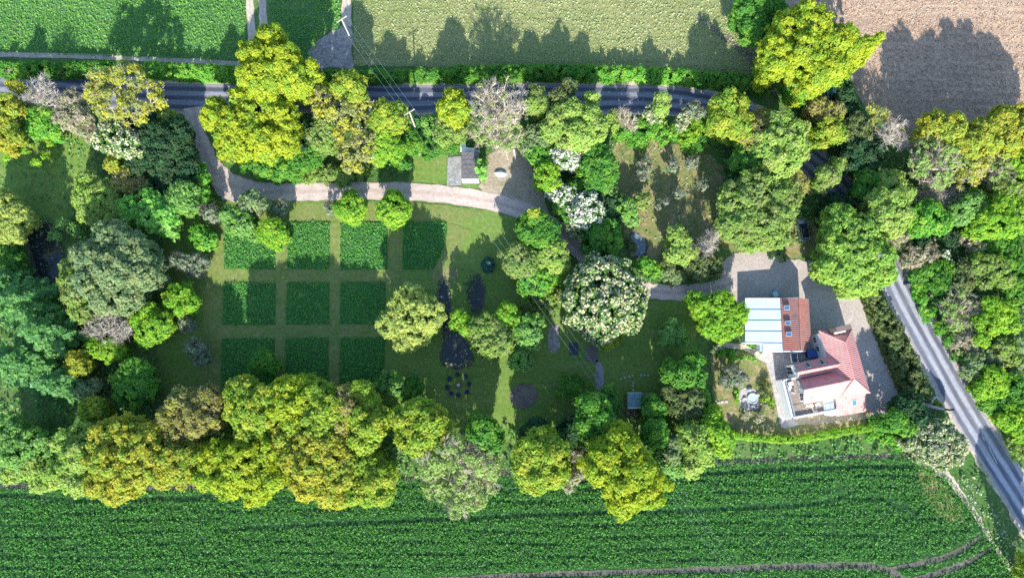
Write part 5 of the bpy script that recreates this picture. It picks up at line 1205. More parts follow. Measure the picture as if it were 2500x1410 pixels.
def nrm(a, b, c):
    n = (Vector(b) - Vector(a)).cross(Vector(c) - Vector(a)); n.normalize()
    return n if n.z >= 0 else -n
def pantile(name, e0, e1, top, mat, parent, spacing=0.34, amp=0.055, th=0.10, rows=None):
    """a roof slope of rolled tiles: eave line e0-e1, top outline given along it; rolls run down the slope, courses step"""
    e0, e1 = Vector(e0), Vector(e1); u = (e1 - e0); Lh = u.length; u.normalize()
    tp = [(float((Vector(t) - e0).dot(u)), Vector(t)) for t in top]; tp.sort(key=lambda q: q[0])
    n = nrm(e0, e1, max(tp, key=lambda q: q[1].z)[1])
    us = [q[0] for q in tp]
    lo, hi = min(us[0], 0), max(us[-1], Lh)
    K = max(8, int((hi - lo) / spacing * 6)); R_ = rows or 9
    V = []; F = []
    for i in range(K + 1):
        s = lo + (hi - lo) * i / K
        sc = min(max(s, us[0]), us[-1])
        t = Vector([np.interp(sc, us, [q[1][k] for q in tp]) for k in range(3)])
        b = e0 + u * min(max(s, 0), Lh)
        w = (0.5 + 0.5 * math.cos(2 * math.pi * s / spacing)) ** 0.7 * amp
        for r in range(R_):
            f = r / (R_ - 1)
            V.append(tuple(b.lerp(t, f) + n * (w + 0.02)))
        V.append(tuple(t - n * th)); V.append(tuple(b - n * th))
    m = R_ + 2
    for i in range(K):
        for r in range(m):
            F.append((i * m + r, i * m + (r + 1) % m, (i + 1) * m + (r + 1) % m, (i + 1) * m + r))
    me = bpy.data.meshes.new(name); me.from_pydata(V, [], F)
    bm = bmesh.new(); bm.from_mesh(me); bmesh.ops.remove_doubles(bm, verts=bm.verts, dist=1e-4)
    bmesh.ops.recalc_face_normals(bm, faces=bm.faces); bm.to_mesh(me); bm.free(); me.update()
    return link_mesh(name, me, MATS[mat], parent)
def ridge_tiles(name, pts, mat, parent, r=0.15):
    mb = MB()
    for a, b in zip(pts, pts[1:]):
        a, b = Vector(a), Vector(b); n = max(1, int((b - a).length / 0.45))
        for i in range(n):
            p, q = a.lerp(b, i / n), a.lerp(b, (i + 0.96) / n)
            mb.tube([p, q], [r * 1.06, r * 0.94], 7)
    return mb.build(name, MATS[mat], parent)
def skylight(parent, c, ux, uy, w, h, glass='glass_blue', frame='frame_grey'):
    """roof window lying on a slope at c with in-plane axes ux, uy"""
    n = ux.cross(uy); n = n if n.z > 0 else -n
    M = Matrix((ux, uy, n)).transposed().to_4x4(); M.translation = c + n * 0.08
    f = MB()
    for dx, dy, sx, sy in ((0, h / 2 - .05, w, .12), (0, -h / 2 + .05, w, .12), (w / 2 - .05, 0, .12, h - .22), (-w / 2 + .05, 0, .12, h - .22)):
        f.box((0, 0, 0), (sx, sy, 0.20), M=M @ Matrix.Translation((dx, dy, 0.03)))
    o = f.build('skylight', MATS[frame], parent)
    g = MB(); g.box((0, 0, 0), (w - .2, h - .2, 0.06), M=M @ Matrix.Translation((0, 0, 0.07))); g.build('pane', MATS[glass], o)
    return o
def wall_window(parent, p0, p1, z0, z1, out, name='window', glass='glass_dark'):
    """window on a vertical wall between plan points p0 and p1, facing out"""
    p0, p1 = Vector((p0[0], p0[1], 0)), Vector((p1[0], p1[1], 0)); u = (p1 - p0); w = u.length; u.normalize(); out = Vector((out[0], out[1], 0)).normalized()
    M = Matrix((u, out, Vector((0, 0, 1)))).transposed().to_4x4(); M.translation = (p0 + p1) / 2 + Vector((0, 0, (z0 + z1) / 2)) + out * 0.02
    h = z1 - z0; f = MB()
    for dx, dz, sx, sz in ((0, h / 2, w + .1, .1), (0, -h / 2, w + .1, .1), (w / 2, 0, .1, h - .1), (-w / 2, 0, .1, h - .1), (0, 0, .06, h - .1)):
        f.box((0, 0, 0), (sx, 0.14, sz), M=M @ Matrix.Translation((dx, 0, dz)))
    o = f.build(name, MATS['frame_white'], parent)
    g = MB(); g.box((0, 0, 0), (w - .08, 0.05, h - .08), M=M); g.build('pane', MATS[glass], o)
    return o

# ------------------------------------------------------------------ the house
zE, zR = 4.7, 7.1
NW, NE, SE, SW = W(2000, 807.3, zE), W(2079, 803.5, zE), W(2123.7, 958.2, zE), W(2051.6, 969.5, zE)
RN, RS = W(2062.9, 834.8, zR), W(2085.7, 924.8, zR)
cen = (NW + NE + SE + SW) / 4
house = tag(empty('house', (cen.x, cen.y, 0)), 'white house with pinkish red pantile roofs, two gabled wings and roof terrace', 'house')
def inset(pts, d):
    c = Vector((sum(p.x for p in pts) / len(pts), sum(p.y for p in pts) / len(pts)))
    out = []
    for p in pts:
        q = Vector((p.x, p.y)); v = (c - q); out.append(tuple(q + v.normalized() * d))
    return out
mb = MB(); mb.prism(inset([NW, NE, SE, SW], 0.5), 0, zE - 0.05); mb.build('wall', MATS['render_white'], house)
roof = pantile('roof', SW, NW, [NW, RN, RS, SW], 'tile_red', house)
pantile('roof_slope', NE, SE, [NE, RN, RS, SE], 'tile_red', roof)
pantile('roof_slope', NW, NE, [NW, RN, NE], 'tile_red', roof)
pantile('roof_slope', SE, SW, [SE, RS, SW], 'tile_red', roof)
ridge_tiles('ridge_tiles', [RN, RS], 'tile_red', roof); ridge_tiles('ridge_tiles', [NW, RN], 'tile_red', roof); ridge_tiles('ridge_tiles', [NE, RN], 'tile_red', roof)
ridge_tiles('ridge_tiles', [RS, SE], 'tile_red', roof); ridge_tiles('ridge_tiles', [RS, SW], 'tile_red', roof)
g = MB()
for a, b in ((NW, SW), (NE, SE), (NW, NE), (SW, SE)):
    g.tube([a + Vector((0, 0, -0.12)), b + Vector((0, 0, -0.12))], 0.07, 6)
g.build('gutter', MATS['lead'], house)
# cross wings
def wing(eN0, eN1, eS0, eS1, r0, r1, zbase):
    rf = pantile('wing_roof', eN0, eN1, [r0, r1], 'tile_red', house)
    pantile('roof_slope', eS1, eS0, [r1, r0], 'tile_red', rf)
    ridge_tiles('ridge_tiles', [r0, r1], 'tile_red', rf)
    vb = MB()                                                     # dark verge boards on the west gable
    for a in (eN0, eS0):
        d = (r0 - a); vb.slab([a + Vector((-.10, 0, .02)), r0 + Vector((-.10, 0, .04)), r0 + Vector((.04, 0, .04)), a + Vector((.04, 0, .02))], 0.24)
    vb.build('verge_board', MATS['lead'], rf)
    u = (eN1 - eN0).normalized(); v = (eS0 - eN0).normalized()
    a, b = eN0 + u * 0.25 + v * 0.25, eS0 + u * 0.25 - v * 0.25
    c, d = eS1 - v * 0.25, eN1 + v * 0.25
    r = r0 + u * 0.25; q = r1
    w = MB(); z = zE - 0.04
    w.prism([(a.x, a.y), (b.x, b.y), (c.x, c.y), (d.x, d.y)], zbase, z)
    top = r.z - 0.15
    w.add([(a.x, a.y, z), (b.x, b.y, z), (r.x, r.y, top), (d.x, d.y, z), (c.x, c.y, z), (q.x, q.y, top)], [(0, 2, 1), (3, 4, 5), (0, 1, 4, 3), (0, 3, 5, 2), (1, 2, 5, 4)])
    w.build('wing_wall', MATS['render_white'], house)
    return a, b, u
aN, bN, uN = wing(W(1938.8, 888, zE), W(2030, 868, zE), W(1949, 923.5, zE), W(2050, 902.5, zE), W(1949, 907.8, 5.95), W(2064, 885.3, 5.95), 0.0)
aS, bS, uS = wing(W(1950.6, 926, zE), W(2052, 904.5, zE), W(1962.9, 985.7, zE), W(2058, 968.4, zE), W(1963.7, 951, 6.65), W(2080, 927, 6.65), 0.0)
def lerp2(a, b, t): return (a.x + (b.x - a.x) * t, a.y + (b.y - a.y) * t)
wall_window(house, lerp2(aN, bN, 0.12), lerp2(aN, bN, 0.75), 0.25, 2.7, -uN, 'garden_door')
wall_window(house, lerp2(aN, bN, 0.35), lerp2(aN, bN, 0.62), 3.3, 4.5, -uN)
wall_window(house, lerp2(aS, bS, 0.18), lerp2(aS, bS, 0.36), 3.9, 5.0, -uS)
wall_window(house, lerp2(aS, bS, 0.58), lerp2(aS, bS, 0.92), 3.05, 5.0, -uS, 'terrace_door')
# windows of the shaded west front towards the courtyard
q0, q1 = inset([NW, NE, SE, SW], 0.5)[0], inset([NW, NE, SE, SW], 0.5)[3]
du = (Vector(q1) - Vector(q0)); ou = (du.y, -du.x)
if ou[0] > 0: ou = (-ou[0], -ou[1])
for t0, t1 in ((0.05, 0.13), (0.20, 0.28)):
    wall_window(house, tuple(Vector(q0) + du * t0), tuple(Vector(q0) + du * t1), 1.0, 2.3, ou)
# skylights on the north slope of the north wing
eA, eB, rA, rB = W(1938.8, 888, zE), W(2030, 868, zE), W(1949, 907.8, 5.95), W(2064, 885.3, 5.95)
for t in (0.27, 0.60):
    c = eA.lerp(eB, t).lerp(rA.lerp(rB, t), 0.5); ux = (eB - eA).normalized(); uy = (rA.lerp(rB, t) - eA.lerp(eB, t)).normalized(); uy = (uy - ux * uy.dot(ux)).normalized()
    skylight(house, c + nrm(eA, eB, rA) * 0.05, ux, uy, 0.75, 1.15, 'glass_dark')
# wide chimney stack at the north hip
cc = W(2056, 801, 7.6); ang = math.atan2(NE.y - NW.y, NE.x - NW.x) + R(11)
ch = MB(); ch.box((cc.x, cc.y, 6.3), (2.5, 0.75, 3.6), ang); chim = ch.build('chimney', MATS['brick'], roof)
ch = MB(); ch.box((cc.x, cc.y, 8.16), (2.62, 0.9, 0.14), ang); ch.build('chimney_cap', MATS['brick'], chim)
fl = MB(); fl.box((W(2051, 808.5, 6.6).x, W(2051, 808.5, 6.6).y, 6.4), (1.9, 0.55, 0.5), ang); fl.build('chimney_flashing', MATS['paint_white'], chim)
# ground floor block with roof terrace
zT = 3.0
D = [W(1909, 928, zT), W(1953, 920, zT), W(1980, 975, zT), W(2040, 968, zT), W(2041, 1000, zT), W(1933, 1020, zT)]
mb = MB(); mb.prism([(p.x, p.y) for p in D], 0, zT - 0.05); mb.build('terrace_wall', MATS['render_white'], house)
Dp = [(p.x, p.y) for p in D]
mbd = MB(); u1 = (D[5] - D[0]).normalized()
# boards of the deck, run along the terrace
lo, hi = 0.0, (D[5] - D[0]).length; vdir = (D[4] - D[5]).normalized()
bw = 0.16; nrow = int(hi / bw)
for i in range(nrow):
    s0 = D[0] + u1 * (i * bw + 0.02); Lb = 2.9 if i * bw < hi * 0.60 else 8.0
    p = s0 + vdir * 0.2; q = s0 + vdir * Lb
    mbd.slab([(p.x, p.y, zT + .02), (q.x, q.y, zT + .02), (q.x + u1.x * bw * .86, q.y + u1.y * bw * .86, zT + .02), (p.x + u1.x * bw * .86, p.y + u1.y * bw * .86, zT + .02)], 0.05)
mbd.build('terrace_deck', MATS['deck_wood'], house)
pr = MB()
def para(a, b, w=0.24, h=0.62):
    a, b = Vector(a), Vector(b); d = (b - a).normalized(); c = (a + b) / 2
    pr.box((c.x, c.y, zT + h / 2 - 0.12), ((b - a).length + w, w, h), math.atan2(d.y, d.x))
para(D[0], D[5]); para(D[5], D[4]); para(D[0], D[1].lerp(D[0], 0.1))
pr.build('parapet', MATS['paint_white'], house)
rl = MB()
inn = vdir * 0.32
for a, b in ((D[0] + inn, D[5] + inn),):
    rl.tube([a + Vector((0, 0, 1.0)), b + Vector((0, 0, 1.0))], 0.035, 6)
    for k in range(9):
        p = a.lerp(b, k / 8); rl.tube([p, p + Vector((0, 0, 1.0))], 0.025, 5)
a, b = D[5] - u1 * 0.3, D[4] - u1 * 0.3
rl.tube([a + Vector((0, 0, 1.0)), b + Vector((0, 0, 1.0))], 0.035, 6)
for k in range(9):
    p = a.lerp(b, k / 8); rl.tube([p, p + Vector((0, 0, 1.0))], 0.025, 5)
rl.build('railing', MATS['zinc'], house)
gp = MB(); a, b = D[0] + inn, D[5] + inn
gp.box(((a.x + b.x) / 2, (a.y + b.y) / 2, zT + 0.5), ((b - a).length, 0.03, 0.8), math.atan2(u1.y, u1.x)); gp.build('railing_glass', MATS['zinc'], house)
rlb = MB(); P4 = [W(2009, 979, 3.35), W(2034, 974, 3.35), W(2037, 996, 3.35), W(2012, 1000.5, 3.35)]
rlb.prism([(p.x, p.y) for p in P4], 2.9, 3.35); bx = rlb.build('roof_light', MATS['frame_white'], house)
rlb = MB(); rlb.slab([p + Vector((0, 0, 0.06)) for p in P4], 0.05); rlb.build('pane', MATS['zinc'], bx)
# lean-to at the south
LT = [W(2041, 971, 4.1), W(2112.7, 960.5, 4.1), W(2114.6, 1003.6, 2.7), W(2043, 1016, 2.7)]
lt = pantile('lean_to_roof', LT[3], LT[2], [LT[0], LT[1]], 'tile_red', house, 0.30, 0.03)
mb = MB(); ins = inset(LT, 0.3); mb.prism(ins, 0, [3.9, 3.9, 2.62, 2.62]); mb.build('lean_to_wall', MATS['render_white'], house)
mb = MB(); mb.tube([LT[0] + Vector((-.05, 0, .08)), LT[3] + Vector((-.05, 0, .08))], 0.06, 6); mb.build('verge_board', MATS['lead'], lt)
ux = (LT[2] - LT[3]).normalized(); uy = (LT[0] - LT[3]); uy = (uy - ux * uy.dot(ux)).normalized()
skylight(house, W(2084.4, 981.3, 3.45) + Vector((0, 0, 0.03)), ux, uy, 0.9, 1.1)
vb = MB(); c = W(2060, 979.5, 3.55); n_ = nrm(LT[0], LT[1], LT[2])
M = Matrix((ux, uy, n_)).transposed().to_4x4(); M.translation = c + n_ * 0.1
vb.box((0, 0, 0), (1.15, 0.55, 0.16), M=M @ Matrix.Translation((0, -0.2, 0))); vb.box((0, 0, 0), (0.6, 0.5, 0.16), M=M @ Matrix.Translation((0.1, 0.325, 0)))
vb.build('roof_vent', MATS['paint_white'], house, bevel=0.03)
py_ = MB(); a, b = W(2026, 1002, 2.7), W(2041, 999, 2.7)
d = (b - a).normalized(); nn = Vector((d.y, -d.x, 0)); py_.prism([(p.x, p.y) for p in (a, b, b + nn * 0.9, a + nn * 0.9)], 0, 2.55); py_.build('porch_wall', MATS['render_white'], house)
wall_window(house, tuple((a + d * 0.3 + nn * 0.9).xy), tuple((a + d * 0.9 + nn * 0.9).xy), 1.2, 2.2, nn)

# ------------------------------------------------------------------ the barn
bE, bR = 3.1, 5.2
rN, rS = W(1950.6, 726.2, bR), W(1956, 856, bR)
wN, wS = W(1905.4, 728.8, bE), W(1912.5, 856, bE)
eN, eS = W(1973.6, 730.7, 3.0), W(1980, 834.8, 3.0)
xN, xS = W(1969, 836, 3.3), W(1967.6, 855, 3.3)
bc = (rN + rS) / 2
barn = tag(empty('barn', (bc.x, bc.y, 0)), 'long outbuilding, half brown red tiles and half pale blue metal roof', 'outbuilding')
tr = pantile('roof', wS, wN, [rS, rN], 'tile_barn', barn, 0.36, 0.06)
f = (eS.y - rN.y) / (rS.y - rN.y); rM = rN.lerp(rS, f)
pantile('roof_slope', eN, eS, [rN, rM], 'tile_barn', tr, 0.36, 0.06)
pantile('roof_slope', xN, xS, [rM, rS], 'tile_barn', tr, 0.36, 0.05)
ridge_tiles('ridge_tiles', [rN, rS], 'tile_barn', tr, 0.13)
mb = MB(); ed = [wN + Vector((.2, -.25, 0)), eN + Vector((-.25, -.25, 0)), xS + Vector((-.25, .12, 0)), wS + Vector((.2, .12, 0))]
mb.prism([(p.x, p.y) for p in ed], 0, 2.85)
for k, (a, b, r) in enumerate(((ed[0], ed[1], rN + Vector((0, -.25, -.15))), (ed[3], ed[2], rS + Vector((0, .12, -.15))))):
    t = Vector((0, 0.10 if k else -0.10, 0))
    mb.add([Vector((a.x, a.y, 2.85)), Vector((b.x, b.y, 2.85)), r, Vector((a.x, a.y, 2.85)) + t, Vector((b.x, b.y, 2.85)) + t, r + t], [(0, 1, 2), (5, 4, 3), (0, 3, 4, 1), (1, 4, 5, 2), (2, 5, 3, 0)])
mb.build('wall', MATS['render_white'], barn)
vb = MB()
for a, r in ((wN, rN), (eN, rN)): vb.slab([a + Vector((0, .06, .04)), r + Vector((0, .06, .04)), r + Vector((0, -.05, .04)), a + Vector((0, -.05, .04))], 0.2)
for a, r in ((wS, rS), (xS, rS)): vb.slab([a + Vector((0, .04, .03)), r + Vector((0, .04, .03)), r + Vector((0, -.16, .03)), a + Vector((0, -.16, .03))], 0.26)
vb.build('verge_board', MATS['paint_white'], tr)
nB = nrm(wN, wS, rN); ux = (rN - wN).normalized(); uyb = (wN - wS).normalized(); uyb = (uyb - ux * uyb.dot(ux)).normalized()
for px, py in ((1922, 750.5), (1924.5, 788), (1927, 815)):
    z = bE + (bR - bE) * 0.42; c = W(px, py, z + 0.12)
    skylight(barn, c, ux, uyb, 0.95, 0.78)
M0, M1, M2, M3 = W(1819.4, 729.4, 2.7), W(1904.6, 729.4, 2.98), W(1910, 837, 2.98), W(1819.4, 836.5, 2.7)
mr = MB(); mr.slab([M0, M1, M2, M3], 0.16); mo = mr.build('metal_roof', MATS['metal_roof'], barn)
X0, X1, X2, X3 = W(1863, 837.4, 2.86), W(1910, 837.8, 2.95), W(1911, 856, 2.9), W(1863, 856, 2.8)
mr = MB(); mr.slab([X0, X1, X2, X3], 0.16); xo = mr.build('metal_roof', MATS['metal_roof'], barn)
sm = MB()
for t in (0.245, 0.49, 0.735):
    a, b = M0.lerp(M3, t), M1.lerp(M2, t); sm.slab([a + Vector((0, .05, .07)), b + Vector((0, .05, .07)), b + Vector((0, -.05, .07)), a + Vector((0, -.05, .07))], 0.09)
sm.slab([M3 + Vector((0, .06, .05)), M2 + Vector((0, .06, .05)), M2 + Vector((0, -.04, .05)), M3 + Vector((0, -.04, .05))], 0.2)
sm.slab([M1 + Vector((-.02, 0, .06)), wS + Vector((-.02, 0, .0)), wS + Vector((.16, 0, .04)), M1 + Vector((.16, 0, .1))], 0.08)
sm.build('roof_seam', MATS['seam_dark'], mo)
fa = MB()
for a, b in ((M0, M1),): fa.slab([a + Vector((0, .14, .03)), b + Vector((0, .14, .03)), b + Vector((0, .003, .03)), a + Vector((0, .003, .03))], 0.24)
for a, b in ((X3, X2), (M3, X0.lerp(M3, 0.02))): fa.slab([a + Vector((0, -.003, .03)), b + Vector((0, -.003, .03)), b + Vector((0, -.2, .03)), a + Vector((0, -.2, .03))], 0.26)
fa.build('fascia', MATS['paint_white'], mo)
mb = MB(); mb.prism([(M0.x + .15, M0.y - .1), (M1.x, M1.y - .1), (M2.x, M2.y), (M3.x + .15, M3.y + .1)], 0, 2.5)
mb.prism([(X0.x + .1, M3.y + .05), (X1.x, M3.y + .05), (X2.x, X2.y + .12), (X3.x + .1, X3.y + .12)], 0, 2.6); mb.build('metal_roof_wall', MATS['render_white'], barn)
gx = MB(); a, b, c, d = W(1855, 838, 2.6), W(1862, 838, 2.6), W(1862, 856.5, 2.6), W(1855, 856.5, 2.6); gx.prism([(p.x, p.y) for p in (a, b, c, d)], 0, 2.6); gx.build('side_porch', MATS['zinc'], barn)

# ------------------------------------------------------------------ shed, hut
a, b, c, d = W(1126.4, 371, 2.6), W(1169.8, 371, 2.6), W(1169, 437, 2.6), W(1126.4, 437, 2.6)
shed = tag(empty('shed', ((a.x + c.x) / 2, (a.y + c.y) / 2, 0)), 'long shed with dark felt roof and white front, beside the gravel turning place', 'shed')
mb = MB(); mb.prism([(a.x + .15, a.y - .15), (b.x - .15, b.y - .15), (c.x - .15, c.y + .12), (d.x + .15, d.y + .12)], 0, 2.47); mb.build('wall', MATS['old_wood'], shed)
mb = MB(); mb.slab([a, b, c, d], 0.12); rf = mb.build('roof', MATS['felt'], shed)
mb = MB()
for py in (380.6, 391.6, 402.8, 414.3, 426.4):
    p, q = W(1127, py, 2.64), W(1169, py + 0.5, 2.64); mb.slab([p + Vector((0, .035, 0)), q + Vector((0, .035, 0)), q + Vector((0, -.035, 0)), p + Vector((0, -.035, 0))], 0.05)
mb.build('roof_batten', MATS['seam_dark'], rf)
mb = MB(); mb.box(((c.x + d.x) / 2, c.y + 0.05, 1.28), (abs(c.x - d.x) - 0.1, 0.12, 2.5)); dr = mb.build('garage_door', MATS['paint_white'], shed)
mb = MB(); mb.box(((c.x + d.x) / 2, c.y - 0.04, 1.0), (0.05, 0.05, 0.25)); mb.build('handle', MATS['lead'], dr)
ws = MB()
p = W(1141, 363, 2.0); ws.box((0, 0, 0), (2.6, 1.0, 0.06), M=Matrix.Translation((p.x, p.y, 1.2)) @ Matrix.Rotation(R(-6), 4, 'Z') @ Matrix.Rotation(R(20), 4, 'X'))
tag(ws.build('roofing_sheet', MATS['paint_white']), 'large white sheet propped behind the dark shed', 'sheet', 'white sheets behind the shed')
ws = MB(); p = W(1127, 353, 1.6); ws.box((0, 0, 0), (1.5, 1.0, 0.06), M=Matrix.Translation((p.x, p.y, 1.3)) @ Matrix.Rotation(R(14), 4, 'Z') @ Matrix.Rotation(R(12), 4, 'X'))
tag(ws.build('roofing_sheet', MATS['paint_white']), 'small white sheet lying furthest behind the shed', 'sheet', 'white sheets behind the shed')
ws = MB(); p = W(1164, 368, 1.2); ws.box((0, 0, 0), (1.2, 0.6, 0.06), M=Matrix.Translation((p.x, p.y, 1.0)) @ Matrix.Rotation(R(-10), 4, 'Z') @ Matrix.Rotation(R(15), 4, 'X'))
tag(ws.build('roofing_sheet', MATS['zinc']), 'small greyish sheet at the far corner of the shed', 'sheet', 'white sheets behind the shed')
# hut with green roof
a, b, c, d = W(1532, 958, 2.6), W(1566, 958, 2.6), W(1566, 995, 2.5), W(1532, 995, 2.5); e, f_ = W(1590, 958, 2.6), W(1590, 990, 2.5)
hut = tag(empty('garden_hut', ((a.x + f_.x) / 2, (a.y + c.y) / 2, 0)), 'garden hut with blue green roof half hidden under trees', 'hut')
mb = MB(); mb.prism([(a.x + .1, a.y - .1), (e.x, e.y - .1), (f_.x, f_.y + .1), (d.x + .1, d.y + .2)], 0, 2.4); mb.build('wall', MATS['old_wood'], hut)
mb = MB(); mb.slab([a, b, c, d], 0.1); r1 = mb.build('roof', MATS['copper_green'], hut)
mb = MB(); mb.slab([b + Vector((.05, 0, 0)), e, f_, c + Vector((.05, .3, 0))], 0.1); mb.build('roof', MATS['old_wood'], hut)
mb = MB()
for k in range(9):
    p, q = a.lerp(b, (k + .5) / 9), d.lerp(c, (k + .5) / 9); mb.slab([p + Vector((-.02, 0, .04)), p + Vector((.02, 0, .04)), q + Vector((.02, 0, .04)), q + Vector((-.02, 0, .04))], 0.04)
mb.build('roof_seam', MATS['copper_green'], r1)
mb = MB(); mb.slab([d + Vector((0, .12, .05)), c + Vector((0, .12, .05)), c + Vector((0, -.12, .05)), d + Vector((0, -.12, .05))], 0.2)
mb.slab([a + Vector((-.05, .06, .05)), b + Vector((0, .06, .05)), b + Vector((0, -.03, .05)), a + Vector((-.05, -.03, .05))], 0.14); mb.build('fascia', MATS['frame_white'], r1)
mb = MB(); p, q, r_, s_ = W(1530, 996, 0.3), W(1553, 996, 0.3), W(1555, 1015, 0.3), W(1529, 1014, 0.3); mb.prism([(v.x, v.y) for v in (p, q, r_, s_)], 0, 0.3); mb.build('porch_deck', MATS['old_wood'], hut)
mb = MB(); p = W(1555, 1014, 0.2); mb.box((p.x, p.y, 0.1), (0.6, 0.6, 0.2)); mb.build('step', MATS['stone'], hut)

# ------------------------------------------------------------------ power poles and wires
def pole(top_px, base_px, arm_px, label):
    b = W(*base_px, 0); h = min((abs((W(*top_px, z).xy - b.xy).length), z) for z in np.arange(6, 11, 0.05))[1]
    r = tag(empty('power_pole', b), label, 'pole', 'wooden power poles')
    mb = MB(); mb.tube([(b.x, b.y, 0), (b.x, b.y, h * .5), (b.x, b.y, h)], [0.17, 0.15, 0.12], 10); mb.build('post', MATS['pole_wood'], r)
    a0, a1 = W(*arm_px[0], h), W(*arm_px[1], h); d = (a1 - a0); d.z = 0; d.normalize()
    c = Vector((b.x, b.y, h - 0.1)); mb = MB(); mb.box((c.x, c.y + .0, c.z), (2.1, 0.14, 0.16), math.atan2(d.y, d.x)); arm = mb.build('crossarm', MATS['pole_wood'], r)
    pts = []
    for s in (-0.95, 0.0, 0.95):
        p = c + d * s + Vector((0, 0, 0.08)); ins = MB(); ins.lathe(p, [(0.04, 0), (0.06, .05), (0.04, .1), (0.06, .15), (0.03, .2)], 8); ins.build('insulator', MATS['frame_grey'], arm); pts.append(p + Vector((0, 0, .22)))
    return pts
p1 = pole((838.7, 44.7), (868, 120), ((825, 52), (851, 35)), 'wooden power pole with crossarm in the field corner beyond the lane')
p2 = pole((1005, 271.5), (1020, 328), ((995, 277), (1015, 265)), 'wooden power pole with crossarm standing in the scrub south of the lane')
end = W(1930, 1590, 8.0); dd = (p2[2] - p2[0]).normalized()
for k, lb in enumerate(('power wire, the outer one on the driveway side of the pole', 'power wire, the middle one of three', 'power wire, the outer one on the meadow side of the pole')):
    mb = MB(); e = end + dd * (k - 1) * 0.95; path = []
    for A_, B_, sag in ((p1[k], p2[k], 0.35), (p2[k], e, 1.3)):
        n = 14
        for i in range(n + (1 if B_ is e else 0)):
            t = i / n; p = Vector(A_).lerp(Vector(B_), t); p.z -= sag * 4 * t * (1 - t); path.append(p)
    mb.tube(path, 0.011, 4); tag(mb.build('power_wire', MATS['wire']), lb, 'wire', 'overhead power wires')

# ------------------------------------------------------------------ car
def make_car(c, ang, label):
    root = tag(empty('car', (c.x, c.y, 0), ang), label, 'car')
    def part(mb, name, mat, par=root, smooth=False, bevel=0.0): return mb.build(name, MATS[mat], par, smooth, bevel, local=True)
    # sections along x (front +): half width, sill height, shoulder height
    sec = [(-2.2, .70, .45, .80), (-2.12, .82, .32, .98), (-1.6, .90, .28, 1.02), (-0.8, .91, .26, 1.0), (0.2, .91, .26, .98), (0.95, .90, .26, .96), (1.5, .88, .28, .88), (1.95, .80, .32, .80), (2.15, .62, .42, .68)]
    V = []; F = []
    for x, w, z0, z1 in sec:
        V += [(x, -w * .92, z0), (x, -w, (z0 + z1) / 2), (x, -w * .96, z1 - .06), (x, -w * .80, z1 + .02), (x, 0, z1 + .06), (x, w * .80, z1 + .02), (x, w * .96, z1 - .06), (x, w, (z0 + z1) / 2), (x, w * .92, z0)]
    m = 9
    for i in range(len(sec) - 1):
        for k in range(m): F.append((i * m + k, i * m + (k + 1) % m, (i + 1) * m + (k + 1) % m, (i + 1) * m + k))
    F += [tuple(range(m)), tuple(range(len(sec) * m - 1, (len(sec) - 1) * m - 1, -1))]
    b = MB(); b.add(V, F); me = b.mesh('body', True)
    bm = bmesh.new(); bm.from_mesh(me); bmesh.ops.recalc_face_normals(bm, faces=bm.faces); bm.to_mesh(me); bm.free()
    body = link_mesh('body', me, MATS['car_paint'], root, local=True)
    g = MB(); gs = [(-2.05, .74, .98, .98), (-1.65, .70, 1.0, 1.42), (0.15, .70, 1.0, 1.46), (1.15, .76, .96, .98)]
    V = []
    for x, w, z0, z1 in gs: V += [(x, -w - .06 * (z1 > 1.1), z0), (x, -w + .06, z1), (x, w - .06, z1), (x, w + .06 * (z1 > 1.1), z0)]
    F = [(i * 4 + k, i * 4 + k + 1, i * 4 + 5 + k, i * 4 + 4 + k) for i in range(3) for k in range(3)] + [(0, 1, 2, 3), (15, 14, 13, 12)]
    g.add(V, F); part(g, 'window', 'glass_dark')
    rf = MB(); rf.prism([(-1.66, -.60), (0.12, -.60), (0.12, .60), (-1.66, .60)], 1.43, [1.445, 1.485, 1.485, 1.445]); ro = part(rf, 'roof', 'car_black')
    for s in (-1, 1):
        q = MB(); q.tube([(-1.7, s * .66, 1.45), (-.8, s * .67, 1.50), (.2, s * .66, 1.49)], 0.035, 6); part(q, 'roof_rail', 'rim_alloy')
        q = MB(); q.tube([(-1.7, s * .68, 1.42), (-2.08, s * .76, 1.0)], 0.05, 6); q.tube([(.14, s * .68, 1.45), (1.14, s * .80, .98)], 0.045, 6); q.tube([(-.75, s * .72, 1.44), (-.75, s * .86, 1.0)], 0.04, 6); part(q, 'pillar', 'car_paint')
        q = MB(); q.box((0.75, s * 1.0, 1.05), (.16, .22, .15)); part(q, 'mirror', 'car_paint', bevel=.03)
        q = MB(); q.box((1.98, s * .58, .70), (.24, .34, .14)); part(q, 'headlight', 'lamp_clear', bevel=.03)
        q = MB(); q.box((-2.12, s * .66, .86), (.14, .28, .2)); part(q, 'tail_light', 'lamp_red', bevel=.03)
        for x in (-1.35, 1.35):
            q = MB()
            M = Matrix.Translation((x, s * .80, .33)) @ Matrix.Rotation(R(90), 4, 'X')
            t = MB(); t.lathe((0, 0, -.11), [(.24, 0), (.33, .02), (.335, .11), (.33, .20), (.24, .22)], 20); q.add([M @ Vector(v) for v in t.v], t.f); wh = part(q, 'wheel', 'tyre')
            q = MB(); t = MB(); t.lathe((0, 0, -.115), [(.05, 0), (.22, -.005), (.23, .235), (.05, .24)], 16); q.add([M @ Vector(v) for v in t.v], t.f); part(q, 'rim', 'rim_alloy', wh)
    q = MB(); q.box((-1.98, 0, 1.26), (.3, 1.2, .04), M=Matrix.Translation((-1.75, 0, 1.44))); part(q, 'spoiler', 'car_paint')
    return root
f0, f1 = W(1955.5, 530, 0.8), W(1966.5, 592, 0.8); d = f0 - f1
